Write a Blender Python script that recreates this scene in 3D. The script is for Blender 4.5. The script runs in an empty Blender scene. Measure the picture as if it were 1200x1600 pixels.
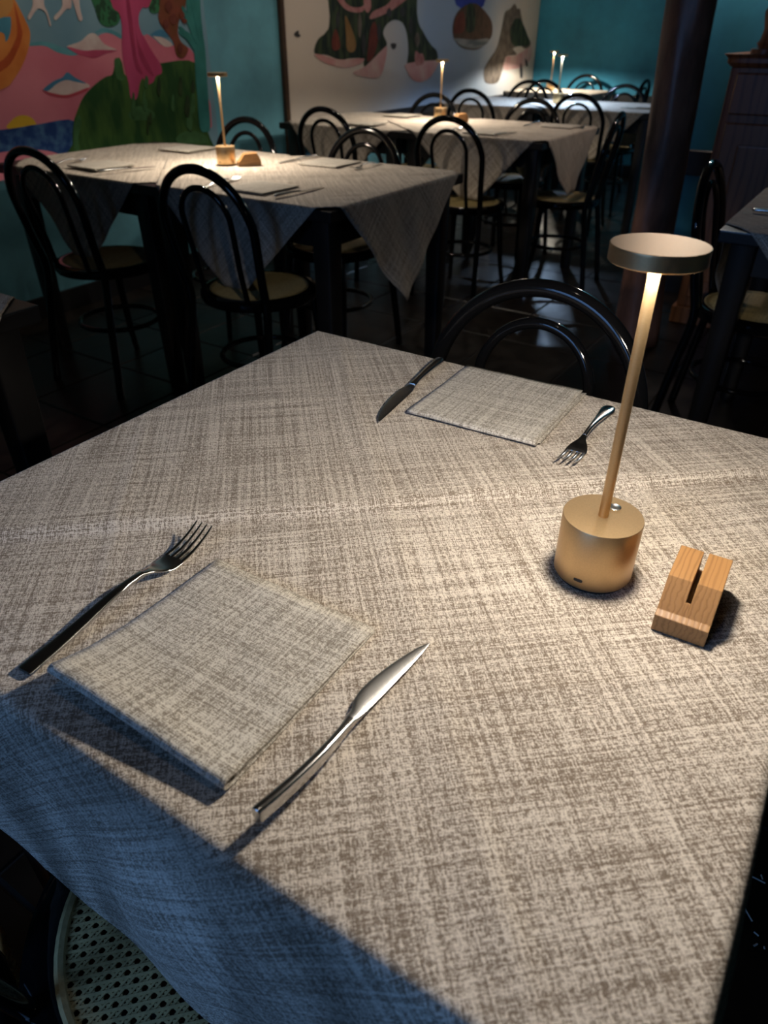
import bpy, bmesh, math, random
from math import sin, cos, pi, radians, sqrt
from mathutils import Vector, Matrix

sc = bpy.context.scene
COL = sc.collection
random.seed(7)

# ---------------------------------------------------------------- camera
FPX, PITCH, ROLL, YAW = 1118.24, radians(33.814), radians(0.309), radians(-32.683)
TT = 0.75                       # table top height
CAM_H = 1.18
fw = Vector((sin(YAW) * cos(PITCH), cos(YAW) * cos(PITCH), -sin(PITCH)))
r0 = Vector((cos(YAW), -sin(YAW), 0)); u0 = r0.cross(fw)
rr = cos(ROLL) * r0 + sin(ROLL) * u0
uu = -sin(ROLL) * r0 + cos(ROLL) * u0
cd = bpy.data.cameras.new('camera')
cd.sensor_fit = 'VERTICAL'; cd.sensor_height = 36.0; cd.sensor_width = 27.0
cd.lens = FPX / 1600.0 * 36.0
cd.clip_start = 0.02; cd.clip_end = 60
cd.dof.use_dof = True; cd.dof.focus_distance = 0.80; cd.dof.aperture_fstop = 7.0
cam = bpy.data.objects.new('camera', cd); COL.objects.link(cam)
M = Matrix.Identity(4)
for i in range(3):
    M[i][0] = rr[i]; M[i][1] = uu[i]; M[i][2] = -fw[i]
M[0][3], M[1][3], M[2][3] = 0.0, 0.0, CAM_H
cam.matrix_world = M
sc.camera = cam

# ---------------------------------------------------------------- world, exposure
w = bpy.data.worlds.new('world'); sc.world = w; w.use_nodes = True
w.node_tree.nodes['Background'].inputs[0].default_value = (0.35, 0.45, 0.6, 1)
w.node_tree.nodes['Background'].inputs[1].default_value = 0.0
vs = sc.view_settings
vs.view_transform = 'Standard'; vs.look = 'None'; vs.gamma = 1.0; vs.use_curve_mapping = False
vs.exposure = 0.0
sc.cycles.max_bounces = 6; sc.cycles.diffuse_bounces = 3; sc.cycles.glossy_bounces = 4

# ---------------------------------------------------------------- room lights
def light(name, kind, loc, color, power, target=None, **kw):
    l = bpy.data.lights.new(name, kind); l.color = color; l.energy = power
    for k, v in kw.items(): setattr(l, k, v)
    o = bpy.data.objects.new(name, l); COL.objects.link(o); o.location = loc
    if target is not None:
        d = Vector(target) - Vector(loc)
        o.rotation_euler = d.to_track_quat('-Z', 'Y').to_euler()
    return o
WARM = (1.0, 0.86, 0.70)
# daylight entering through the window in the wall behind the camera
light('window_daylight', 'AREA', (-0.9, -2.02, 1.55), (0.21, 0.46, 1.0), 3.6, (-0.45, 0.1, 0.62), shape='RECTANGLE', size=1.1, size_y=1.2, spread=1.15)
# ceiling spotlights (their housings are built with the ceiling)
SPOTS = [((-2.55, 2.75, 2.58), (-2.95, 2.65, 0.9), 24.0, WARM, 2.3),
         ((-2.55, 4.75, 2.58), (-2.95, 4.80, 0.9), 17.0, WARM, 2.3),
         ((-2.30, 6.60, 2.58), (-2.60, 6.90, 0.7), 7.0, WARM, 2.2),
         ((-0.40, 0.50, 2.58), (-0.32, 0.42, 0.75), 3.0, WARM, 0.95)]
for i, (loc, tgt, pw, colr, ang) in enumerate(SPOTS):
    light('spot_light', 'SPOT', (loc[0], loc[1], loc[2] - 0.11), colr, pw, tgt, spot_size=ang, spot_blend=0.6, shadow_soft_size=0.035)

# wall sconce on the partition, above the top edge of the picture
SCONCE = (-0.80, 4.06, 1.76)
light('sconce_light', 'POINT', SCONCE, (1.0, 0.80, 0.68), 18.0, shadow_soft_size=0.04)

# ---------------------------------------------------------------- helpers
def tag(o, label=None, cat=None, group=None, kind=None):
    if label: o['label'] = label
    if cat: o['category'] = cat
    if group: o['group'] = group
    if kind: o['kind'] = kind
    return o
def link(name, me, mat=None, parent=None):
    o = bpy.data.objects.new(name, me); COL.objects.link(o)
    if mat is not None and not me.materials: me.materials.append(mat)
    if parent is not None: o.parent = parent
    return o
def mesh(name, verts, faces, smooth=False):
    me = bpy.data.meshes.new(name); me.from_pydata([tuple(v) for v in verts], [], faces); me.update()
    bm = bmesh.new(); bm.from_mesh(me); bmesh.ops.recalc_face_normals(bm, faces=bm.faces); bm.to_mesh(me); bm.free()
    if smooth: me.shade_smooth()
    return me
def empty(name, loc=(0, 0, 0), rz=0.0):
    o = bpy.data.objects.new(name, None); COL.objects.link(o); o.location = loc; o.rotation_euler = (0, 0, rz); o.empty_display_size = 0.05
    return o
def copy_tree(o, parent=None):
    c = o.copy(); COL.objects.link(c)
    if parent is not None: c.parent = parent
    for ch in list(o.children): copy_tree(ch, c)
    return c
def box_me(name, x0, x1, y0, y1, z0, z1, bev=0.0, seg=2):
    bm = bmesh.new()
    bmesh.ops.create_cube(bm, size=1.0)
    for v in bm.verts:
        v.co = Vector((x0 + (v.co.x + .5) * (x1 - x0), y0 + (v.co.y + .5) * (y1 - y0), z0 + (v.co.z + .5) * (z1 - z0)))
    if bev > 0:
        bmesh.ops.bevel(bm, geom=list(bm.edges), offset=bev, segments=seg, profile=0.7, affect='EDGES')
    me = bpy.data.meshes.new(name); bm.to_mesh(me); bm.free()
    return me
def box(name, x0, x1, y0, y1, z0, z1, mat, parent=None, bev=0.0, seg=2):
    return link(name, box_me(name, x0, x1, y0, y1, z0, z1, bev, seg), mat, parent)
def lathe_me(name, prof, n=48, smooth=True, sharp=35):
    verts = []; faces = []
    rings = []
    for (r, z) in prof:
        if r < 1e-6:
            rings.append([len(verts)]); verts.append((0, 0, z))
        else:
            rings.append(list(range(len(verts), len(verts) + n)))
            for k in range(n):
                a = 2 * pi * k / n; verts.append((r * cos(a), r * sin(a), z))
    for A, B in zip(rings, rings[1:]):
        for k in range(n):
            k2 = (k + 1) % n
            if len(A) == 1 and len(B) == 1: continue
            if len(A) == 1: faces.append((A[0], B[k], B[k2]))
            elif len(B) == 1: faces.append((A[k], B[0], A[k2]))
            else: faces.append((A[k], B[k], B[k2], A[k2]))
    me = mesh(name, verts, faces)
    if smooth:
        me.shade_smooth(); me.set_sharp_from_angle(angle=radians(sharp))
    return me
def tube_me(name, pts, rad, n=10, closed=False, cap=True):
    pts = [Vector(p) for p in pts]; m = len(pts)
    rs = rad if isinstance(rad, (list, tuple)) else [rad] * m
    verts = []; faces = []; prev = None
    for i, p in enumerate(pts):
        if closed: t = pts[(i + 1) % m] - pts[i - 1]
        else: t = pts[min(i + 1, m - 1)] - pts[max(i - 1, 0)]
        t.normalize()
        if prev is None:
            ref = Vector((0, 0, 1)) if abs(t.z) < .9 else Vector((1, 0, 0))
            prev = (ref - t * ref.dot(t)).normalized()
        else:
            prev = (prev - t * prev.dot(t)).normalized()
        b = t.cross(prev)
        for k in range(n):
            a = 2 * pi * k / n
            verts.append(p + (prev * cos(a) + b * sin(a)) * rs[i])
    for i in range(m if closed else m - 1):
        j = (i + 1) % m
        for k in range(n):
            k2 = (k + 1) % n
            faces.append((i * n + k, i * n + k2, j * n + k2, j * n + k))
    if cap and not closed:
        faces.append(tuple(range(n - 1, -1, -1))); faces.append(tuple((m - 1) * n + k for k in range(n)))
    return mesh(name, verts, faces, True)
def spline(P, per=6, closed=False):
    P = [Vector(p) for p in P]; n = len(P); out = []
    for i in range(n if closed else n - 1):
        if closed: a, b, c, d = P[i - 1], P[i], P[(i + 1) % n], P[(i + 2) % n]
        else: a, b, c, d = P[max(i - 1, 0)], P[i], P[i + 1], P[min(i + 2, n - 1)]
        for k in range(per):
            t = k / per
            out.append(0.5 * ((2 * b) + (c - a) * t + (2 * a - 5 * b + 4 * c - d) * t * t + (3 * b - a - 3 * c + d) * t ** 3))
    if not closed: out.append(P[-1])
    return out
def loft_me(name, secs, n=12, power=3.0):
    """secs: (center, half width vec, half height vec, [power])"""
    verts = []; faces = []
    for s in secs:
        c, wv, hv = Vector(s[0]), Vector(s[1]), Vector(s[2]); pw = s[3] if len(s) > 3 else power
        for k in range(n):
            a = 2 * pi * k / n; ca, sa = cos(a), sin(a)
            x = math.copysign(abs(ca) ** (2 / pw), ca); y = math.copysign(abs(sa) ** (2 / pw), sa)
            verts.append(c + wv * x + hv * y)
    m = len(secs)
    for i in range(m - 1):
        for k in range(n):
            k2 = (k + 1) % n
            faces.append((i * n + k, i * n + k2, (i + 1) * n + k2, (i + 1) * n + k))
    faces.append(tuple(range(n - 1, -1, -1))); faces.append(tuple((m - 1) * n + k for k in range(n)))
    me = mesh(name, verts, faces)
    me.shade_smooth(); me.set_sharp_from_angle(angle=radians(40))
    return me

# ---------------------------------------------------------------- materials
MATS = {}
def nmat(name):
    m = bpy.data.materials.new(name); m.use_nodes = True; MATS[name] = m
    nt = m.node_tree; return m, nt, nt.nodes['Principled BSDF']
def N(nt, typ, **kw):
    n = nt.nodes.new(typ)
    for k, v in kw.items(): setattr(n, k, v)
    return n
def simple(name, col, rough=0.5, metal=0.0, spec=0.5, coat=0.0, var=0.0, vscale=8.0, bump=0.0, bscale=60.0, coord='Object', stretch=None, var_rough=0.0):
    m, nt, b = nmat(name)
    b.inputs['Base Color'].default_value = (*col, 1); b.inputs['Roughness'].default_value = rough
    b.inputs['Metallic'].default_value = metal; b.inputs['Specular IOR Level'].default_value = spec
    b.inputs['Coat Weight'].default_value = coat; b.inputs['Coat Roughness'].default_value = 0.08
    tc = N(nt, 'ShaderNodeTexCoord'); mp = N(nt, 'ShaderNodeMapping')
    if stretch: mp.inputs['Scale'].default_value = stretch
    nt.links.new(tc.outputs[coord], mp.inputs['Vector'])
    if var > 0:
        nz = N(nt, 'ShaderNodeTexNoise'); nz.inputs['Scale'].default_value = vscale; nz.inputs['Detail'].default_value = 6; nz.inputs['Roughness'].default_value = 0.6
        nt.links.new(mp.outputs[0], nz.inputs['Vector'])
        rp = N(nt, 'ShaderNodeValToRGB')
        rp.color_ramp.elements[0].position = 0.3; rp.color_ramp.elements[1].position = 0.7
        rp.color_ramp.elements[0].color = (*[c * (1 - var) for c in col], 1); rp.color_ramp.elements[1].color = (*[min(1, c * (1 + var)) for c in col], 1)
        nt.links.new(nz.outputs['Fac'], rp.inputs[0]); nt.links.new(rp.outputs[0], b.inputs['Base Color'])
        if var_rough > 0:
            mr = N(nt, 'ShaderNodeMapRange'); mr.inputs['To Min'].default_value = max(0.02, rough - var_rough); mr.inputs['To Max'].default_value = rough + var_rough
            nt.links.new(nz.outputs['Fac'], mr.inputs['Value']); nt.links.new(mr.outputs[0], b.inputs['Roughness'])
    if bump > 0:
        n2 = N(nt, 'ShaderNodeTexNoise'); n2.inputs['Scale'].default_value = bscale; n2.inputs['Detail'].default_value = 4
        nt.links.new(mp.outputs[0], n2.inputs['Vector'])
        bp = N(nt, 'ShaderNodeBump'); bp.inputs['Strength'].default_value = bump; bp.inputs['Distance'].default_value = 0.002
        nt.links.new(n2.outputs['Fac'], bp.inputs['Height']); nt.links.new(bp.outputs[0], b.inputs['Normal'])
    return m
def linen(name, light_c, dark_c, thr=0.5, streak=1.0, seed=0.0):
    """slub weave: fine speckle modulated by warp and weft slubs, in rest (unfolded) cloth metres"""
    m, nt, b = nmat(name)
    uv = N(nt, 'ShaderNodeUVMap')
    def noise(sx, sy, detail=2.0, off=0.0, rough=0.5):
        mp = N(nt, 'ShaderNodeMapping'); mp.inputs['Scale'].default_value = (sx, sy, 1); mp.inputs['Location'].default_value = (off + seed, off * 1.7 + seed, seed)
        nt.links.new(uv.outputs[0], mp.inputs['Vector'])
        nz = N(nt, 'ShaderNodeTexNoise'); nz.inputs['Scale'].default_value = 1.0; nz.inputs['Detail'].default_value = detail; nz.inputs['Roughness'].default_value = rough
        nt.links.new(mp.outputs[0], nz.inputs['Vector']); return nz.outputs['Fac']
    terms = [(noise(1050, 1050, 1.0), 1.0), (noise(900, 190, 1.0, 3.1), 0.75 * streak), (noise(190, 900, 1.0, 7.7), 0.75 * streak),
             (noise(430, 6, 1.0, 1.3), 0.55 * streak), (noise(6, 430, 1.0, 5.2), 0.55 * streak), (noise(90, 4, 1.5, 9.3), 0.25 * streak), (noise(4, 90, 1.5, 2.2), 0.25 * streak)]
    acc = None; tot = 0
    for s, wgt in terms:
        mm = N(nt, 'ShaderNodeMath', operation='MULTIPLY'); mm.inputs[1].default_value = wgt; nt.links.new(s, mm.inputs[0]); tot += wgt
        if acc is None: acc = mm.outputs[0]
        else:
            ad = N(nt, 'ShaderNodeMath', operation='ADD'); nt.links.new(acc, ad.inputs[0]); nt.links.new(mm.outputs[0], ad.inputs[1]); acc = ad.outputs[0]
    rp = N(nt, 'ShaderNodeMapRange', interpolation_type='SMOOTHSTEP'); rp.inputs['From Min'].default_value = tot * (thr - .042); rp.inputs['From Max'].default_value = tot * (thr + .042)
    nt.links.new(acc, rp.inputs['Value'])
    mx = N(nt, 'ShaderNodeMix', data_type='RGBA'); mx.inputs[6].default_value = (*dark_c, 1); mx.inputs[7].default_value = (*light_c, 1)
    nt.links.new(rp.outputs[0], mx.inputs[0]); nt.links.new(mx.outputs[2], b.inputs['Base Color'])
    b.inputs['Roughness'].default_value = 0.85; b.inputs['Specular IOR Level'].default_value = 0.2
    b.inputs['Sheen Weight'].default_value = 0.12; b.inputs['Sheen Roughness'].default_value = 0.5
    bp = N(nt, 'ShaderNodeBump'); bp.inputs['Strength'].default_value = 0.35; bp.inputs['Distance'].default_value = 0.0006
    nt.links.new(rp.outputs[0], bp.inputs['Height']); nt.links.new(bp.outputs[0], b.inputs['Normal'])
    return m
LINEN = linen('cloth_linen', (0.71, 0.64, 0.55), (0.20, 0.157, 0.117), 0.502)
NAPKIN = linen('napkin_linen', (0.66, 0.62, 0.545), (0.235, 0.205, 0.165), 0.498, 0.9, 4.0)
LACQUER = simple('black_lacquer', (0.004, 0.004, 0.0045), 0.08, spec=0.35)
BLACKWOOD = simple('black_wood', (0.012, 0.011, 0.011), 0.34, var=0.3, vscale=6, bump=0.08, bscale=90)
CANE = simple('cane', (0.50, 0.40, 0.19), 0.6, var=0.25, vscale=120, bump=0.2, bscale=900)
GOLD = simple('satin_gold', (0.60, 0.415, 0.22), 0.38, metal=0.93, var=0.06, vscale=700, bump=0.10, bscale=1800)
STEEL = simple('steel', (0.66, 0.65, 0.63), 0.20, metal=1.0, bump=0.03, bscale=120, stretch=(60, 3, 60))
BRUSHED = simple('brushed_steel', (0.66, 0.65, 0.63), 0.27, metal=1.0, bump=0.12, bscale=60, stretch=(60, 2, 60))
RUBBER = simple('dark_rubber', (0.012, 0.012, 0.012), 0.6)
SILVER = simple('button_silver', (0.8, 0.8, 0.78), 0.25, metal=1.0)
def wood(name, c1, c2, scale=(1, 1, 1), rough=0.5, rings=24, axis='X', dist=4.0):
    m, nt, b = nmat(name)
    tc = N(nt, 'ShaderNodeTexCoord'); mp = N(nt, 'ShaderNodeMapping'); mp.inputs['Scale'].default_value = scale
    nt.links.new(tc.outputs['Object'], mp.inputs['Vector'])
    wv = N(nt, 'ShaderNodeTexWave', bands_direction=axis); wv.inputs['Scale'].default_value = rings; wv.inputs['Distortion'].default_value = dist; wv.inputs['Detail'].default_value = 3; wv.inputs['Detail Scale'].default_value = 1.5
    nt.links.new(mp.outputs[0], wv.inputs['Vector'])
    nz = N(nt, 'ShaderNodeTexNoise'); nz.inputs['Scale'].default_value = 30; nz.inputs['Detail'].default_value = 4; nt.links.new(mp.outputs[0], nz.inputs['Vector'])
    av = N(nt, 'ShaderNodeMath', operation='ADD'); nt.links.new(wv.outputs['Fac'], av.inputs[0]); nt.links.new(nz.outputs['Fac'], av.inputs[1])
    rp = N(nt, 'ShaderNodeValToRGB'); rp.color_ramp.elements[0].position = 0.35; rp.color_ramp.elements[1].position = 1.35 / 1.5
    rp.color_ramp.elements[0].color = (*c1, 1); rp.color_ramp.elements[1].color = (*c2, 1)
    nt.links.new(av.outputs[0], rp.inputs[0]); nt.links.new(rp.outputs[0], b.inputs['Base Color'])
    b.inputs['Roughness'].default_value = rough
    bp = N(nt, 'ShaderNodeBump'); bp.inputs['Strength'].default_value = 0.12; bp.inputs['Distance'].default_value = 0.0006
    nt.links.new(av.outputs[0], bp.inputs['Height']); nt.links.new(bp.outputs[0], b.inputs['Normal'])
    return m
BLOCKWOOD = wood('block_wood', (0.25, 0.120, 0.038), (0.37, 0.190, 0.066), (1, .12, 1), 0.45, 70, 'X', 7.0)
DARKOAK = wood('dark_oak', (0.14, 0.055, 0.022), (0.27, 0.115, 0.048), (1, 1, 0.15), 0.38, 9, 'X', 6.0)
TRUNK = simple('trunk_wood', (0.20, 0.10, 0.07), 0.36, var=0.6, vscale=14, bump=0.6, bscale=30, stretch=(1, 1, 0.25))
BLUEWALL = simple('blue_plaster', (0.030, 0.24, 0.38), 0.75, var=0.30, vscale=2.2, bump=0.25, bscale=14)
TEAL = simple('teal_plaster', (0.105, 0.32, 0.41), 0.75, var=0.30, vscale=2.2, bump=0.25, bscale=14)
DADO = simple('dado_black', (0.010, 0.010, 0.012), 0.4)
FRAMEWOOD = simple('frame_wood', (0.05, 0.025, 0.012), 0.5, var=0.3, vscale=20)
CEILM = simple('ceiling_paint', (0.05, 0.045, 0.04), 0.9)
TILE = simple('floor_tile', (0.013, 0.0095, 0.007), 0.32, spec=0.35, var=0.7, vscale=9, bump=0.5, bscale=18, var_rough=0.12)
GROUT = simple('floor_grout', (0.010, 0.009, 0.008), 0.8)
# ---------------------------------------------------------------- room
WX, BY, RY = -3.30, 7.85, 4.20          # left wall face, far back wall face, right-hand partition face
wl = tag(box('wall_left', WX - 0.12, WX, -2.1, BY + .12, 0, 2.7, TEAL), kind='structure')
wb = tag(box('wall_back', WX, -1.0, BY, BY + 0.12, 0, 2.7, BLUEWALL), kind='structure')
wr = tag(box('wall_partition', -1.0, 2.6, RY, RY + 0.15, 0, 2.7, BLUEWALL), kind='structure')
wr2 = tag(box('wall_alcove', -1.0, -0.85, RY + .15, BY, 0, 2.7, BLUEWALL), kind='structure')
tag(box('wall_right', 2.5, 2.6, -2.1, RY, 0, 2.7, TEAL), kind='structure')
rear = tag(box('wall_rear', WX, -1.5, -2.22, -2.1, 0, 2.7, TEAL), kind='structure')
box('wall_panel', -0.3, 2.6, -2.22, -2.1, 0, 2.7, TEAL, rear)
box('wall_panel', -1.5, -0.3, -2.22, -2.1, 0, 0.9, TEAL, rear)
box('wall_panel', -1.5, -0.3, -2.22, -2.1, 2.2, 2.7, TEAL, rear)
tag(box('ceiling', WX - .12, 2.6, -2.22, BY + .12, 2.7, 2.8, CEILM), kind='structure')
fl = tag(box('floor', WX - .12, 2.6, -2.22, BY + .12, -0.06, -0.004, GROUT), kind='structure')
tile = box_me('tile', -0.198, 0.198, -0.198, 0.198, -0.01, 0.0, 0.004, 1); tile.materials.append(TILE)
for i in range(9):
    for j in range(22):
        o = link('tile', tile, None, fl); o.location = (WX + 0.2 + 0.4 * i, -0.8 + 0.4 * j, random.uniform(-.0008, .0008))
        o.rotation_euler = (random.uniform(-.002, .002), random.uniform(-.002, .002), 0)
# window behind the camera
wf = tag(empty('window_1', (-0.9, -2.12, 0.9)), kind='structure')
for (a, b_, c, d) in ((-.6, -.54, 0, 1.3), (.54, .6, 0, 1.3), (-.54, .54, 0, .06), (-.54, .54, 1.24, 1.3), (-.02, .02, .06, 1.24)):
    box('window_frame', a, b_, -.05, .02, c, d, FRAMEWOOD, wf)
# dado rails
for nm, args in (('trim_1', (WX, WX + .025, 3.99, BY, 0.56, 0.70)), ('trim_2', (-1.0, 2.5, RY - .025, RY, 0.585, 0.70)), ('trim_3', (WX, -1.0, BY - .025, BY, 0.585, 0.70))):
    tag(box(nm, *args, DADO, None, 0.004, 1), kind='structure')
tag(box('trim_4', WX, WX + .030, 3.955, 3.99, 0.0, 2.7, FRAMEWOOD, None, .004, 1), kind='structure')
# baseboards
for nm, args in (('baseboard_left', (WX, WX + .015, -2.1, BY, 0, .10)), ('baseboard_back', (WX, -1.0, BY - .015, BY, 0, .10)), ('baseboard_partition', (-1.0, 2.5, RY - .015, RY, 0, .10))):
    tag(box(nm, *args, DADO), kind='structure')
# ceiling spotlight housings
can = lathe_me('housing', [(0.0, 0.0), (.05, 0.0), (.055, -.005), (.055, -.10), (.048, -.10), (.045, -.03), (0, -.025)], 24)
can.materials.append(BLACKWOOD)
mount = lathe_me('mount', [(0, .12), (.035, .12), (.035, .10), (.008, .095), (.008, 0), (0, 0)], 16); mount.materials.append(BLACKWOOD)
spot_labels = ['black ceiling spotlight above the tables by the painted mural', 'black ceiling spotlight in front of the cream mural panel', 'black ceiling spotlight above the farthest table', 'black ceiling spotlight above the nearest table']
for (loc, tgt, pw, colr, ang), lb in zip(SPOTS, spot_labels):
    t = tag(empty('ceiling_spotlight', loc), lb, 'spotlight', 'ceiling spotlights')
    link('housing', can, None, t); link('mount', mount, None, t)

# wall sconce: plate, arm and an open metal cup around the bulb
sn = tag(empty('wall_sconce', (SCONCE[0], RY, SCONCE[2])), 'small black wall sconce on the blue wall above the dresser', 'sconce')
pl = link('wall_plate', lathe_me('wall_plate', [(0, 0), (.045, 0), (.045, .012), (.038, .018), (0, .018)], 24), BLACKWOOD, sn); pl.rotation_euler = (pi / 2, 0, 0)
link('arm', tube_me('arm', spline([(0, -.01, 0), (0, -.06, -.03), (0, -.12, -.075), (0, -.14, -.085)], 4), .006, 8), BLACKWOOD, sn)
link('bulb_holder', lathe_me('bulb_holder', [(0, -.095), (.02, -.095), (.022, -.06), (.016, -.05), (0, -.05)], 20), BLACKWOOD, sn).location = (0, -.14, 0)

# ---------------------------------------------------------------- murals painted on the left wall
def paint(name, col, col2=None, vscale=9.0, bumpy=0.2, thr=(0.35, 0.65), stretch=None):
    m, nt, b = nmat('paint_' + name)
    tc = N(nt, 'ShaderNodeTexCoord'); mp = N(nt, 'ShaderNodeMapping')
    if stretch: mp.inputs['Scale'].default_value = stretch
    nt.links.new(tc.outputs['Object'], mp.inputs['Vector'])
    nz = N(nt, 'ShaderNodeTexNoise'); nz.inputs['Scale'].default_value = vscale; nz.inputs['Detail'].default_value = 5; nt.links.new(mp.outputs[0], nz.inputs['Vector'])
    rp = N(nt, 'ShaderNodeValToRGB'); rp.color_ramp.elements[0].position, rp.color_ramp.elements[1].position = thr
    rp.color_ramp.elements[0].color = (*col, 1); rp.color_ramp.elements[1].color = (*(col2 or [min(1, c * 1.25 + .01) for c in col]), 1)
    nt.links.new(nz.outputs['Fac'], rp.inputs[0]); nt.links.new(rp.outputs[0], b.inputs['Base Color'])
    b.inputs['Roughness'].default_value = 0.7; b.inputs['Specular IOR Level'].default_value = 0.3
    return m
PC = {
 'sky': paint('sky', (.13, .27, .37), (.20, .35, .44), 2.5), 'pink': paint('pink', (.56, .15, .22), (.68, .23, .30), 3),
 'teal': paint('teal', (.08, .27, .33)), 'cloudwhite': paint('cloudwhite', (.55, .42, .42), (.66, .58, .56), 14),
 'rose': paint('rose', (.42, .06, .13)), 'blue': paint('blue', (.04, .17, .30)), 'red': paint('red', (.40, .05, .08)),
 'yellow': paint('yellow', (.60, .38, .02)), 'sea': paint('sea', (.008, .045, .19), (.06, .16, .33), 26, thr=(.42, .68)),
 'green': paint('green', (.010, .060, .012), (.050, .125, .024), 14, thr=(.42, .62), stretch=(1, 1, .35)), 'greenlight': paint('greenlight', (.06, .17, .06), (.035, .11, .035), 16),
 'magenta': paint('magenta', (.42, .045, .13), (.52, .075, .19), 8, stretch=(1, 1, .3)), 'magentadark': paint('magentadark', (.27, .02, .075)),
 'leafgreen': paint('leafgreen', (.03, .16, .07), (.015, .06, .03), 45, thr=(.47, .53)), 'brown': paint('brown', (.12, .045, .012), (.20, .05, .03), 18),
 'tealgreen': paint('tealgreen', (.02, .16, .15), (.035, .22, .21), 10), 'orange': paint('orange', (.55, .15, .025), (.70, .26, .06), 6),
 'orangedark': paint('orangedark', (.38, .065, .012)), 'bluepatch': paint('bluepatch', (.05, .22, .33)), 'ochre': paint('ochre', (.45, .22, .06)),
 'island': paint('island', (.010, .020, .016), (.045, .065, .032), 14, thr=(.45, .62), stretch=(1, 1.6, .5)), 'greendark': paint('greendark', (.012, .032, .012), (.03, .06, .016), 16), 'bark': paint('bark', (.05, .16, .15), (.03, .12, .12), 20), 'dustypink': paint('dustypink', (.30, .11, .11), (.40, .20, .19), 20),
 'tan': paint('tan', (.19, .105, .035), (.28, .17, .07)), 'rustred': paint('rustred', (.10, .022, .016), (.16, .04, .025), 12), 'palepink': paint('palepink', (.46, .22, .22), (.54, .40, .37), 5),
 'darkmark': paint('darkmark', (.03, .03, .035)), 'islandbrown': paint('islandbrown', (.06, .035, .022), (.10, .055, .035), 16),
 'greyblue': paint('greyblue', (.10, .12, .14), (.26, .27, .27), 30, stretch=(1, .15, 1)), 'royalblue': paint('royalblue', (.01, .03, .24)), 'islandgrey': paint('islandgrey', (.075, .062, .05), (.16, .13, .11), 18),
}
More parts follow.
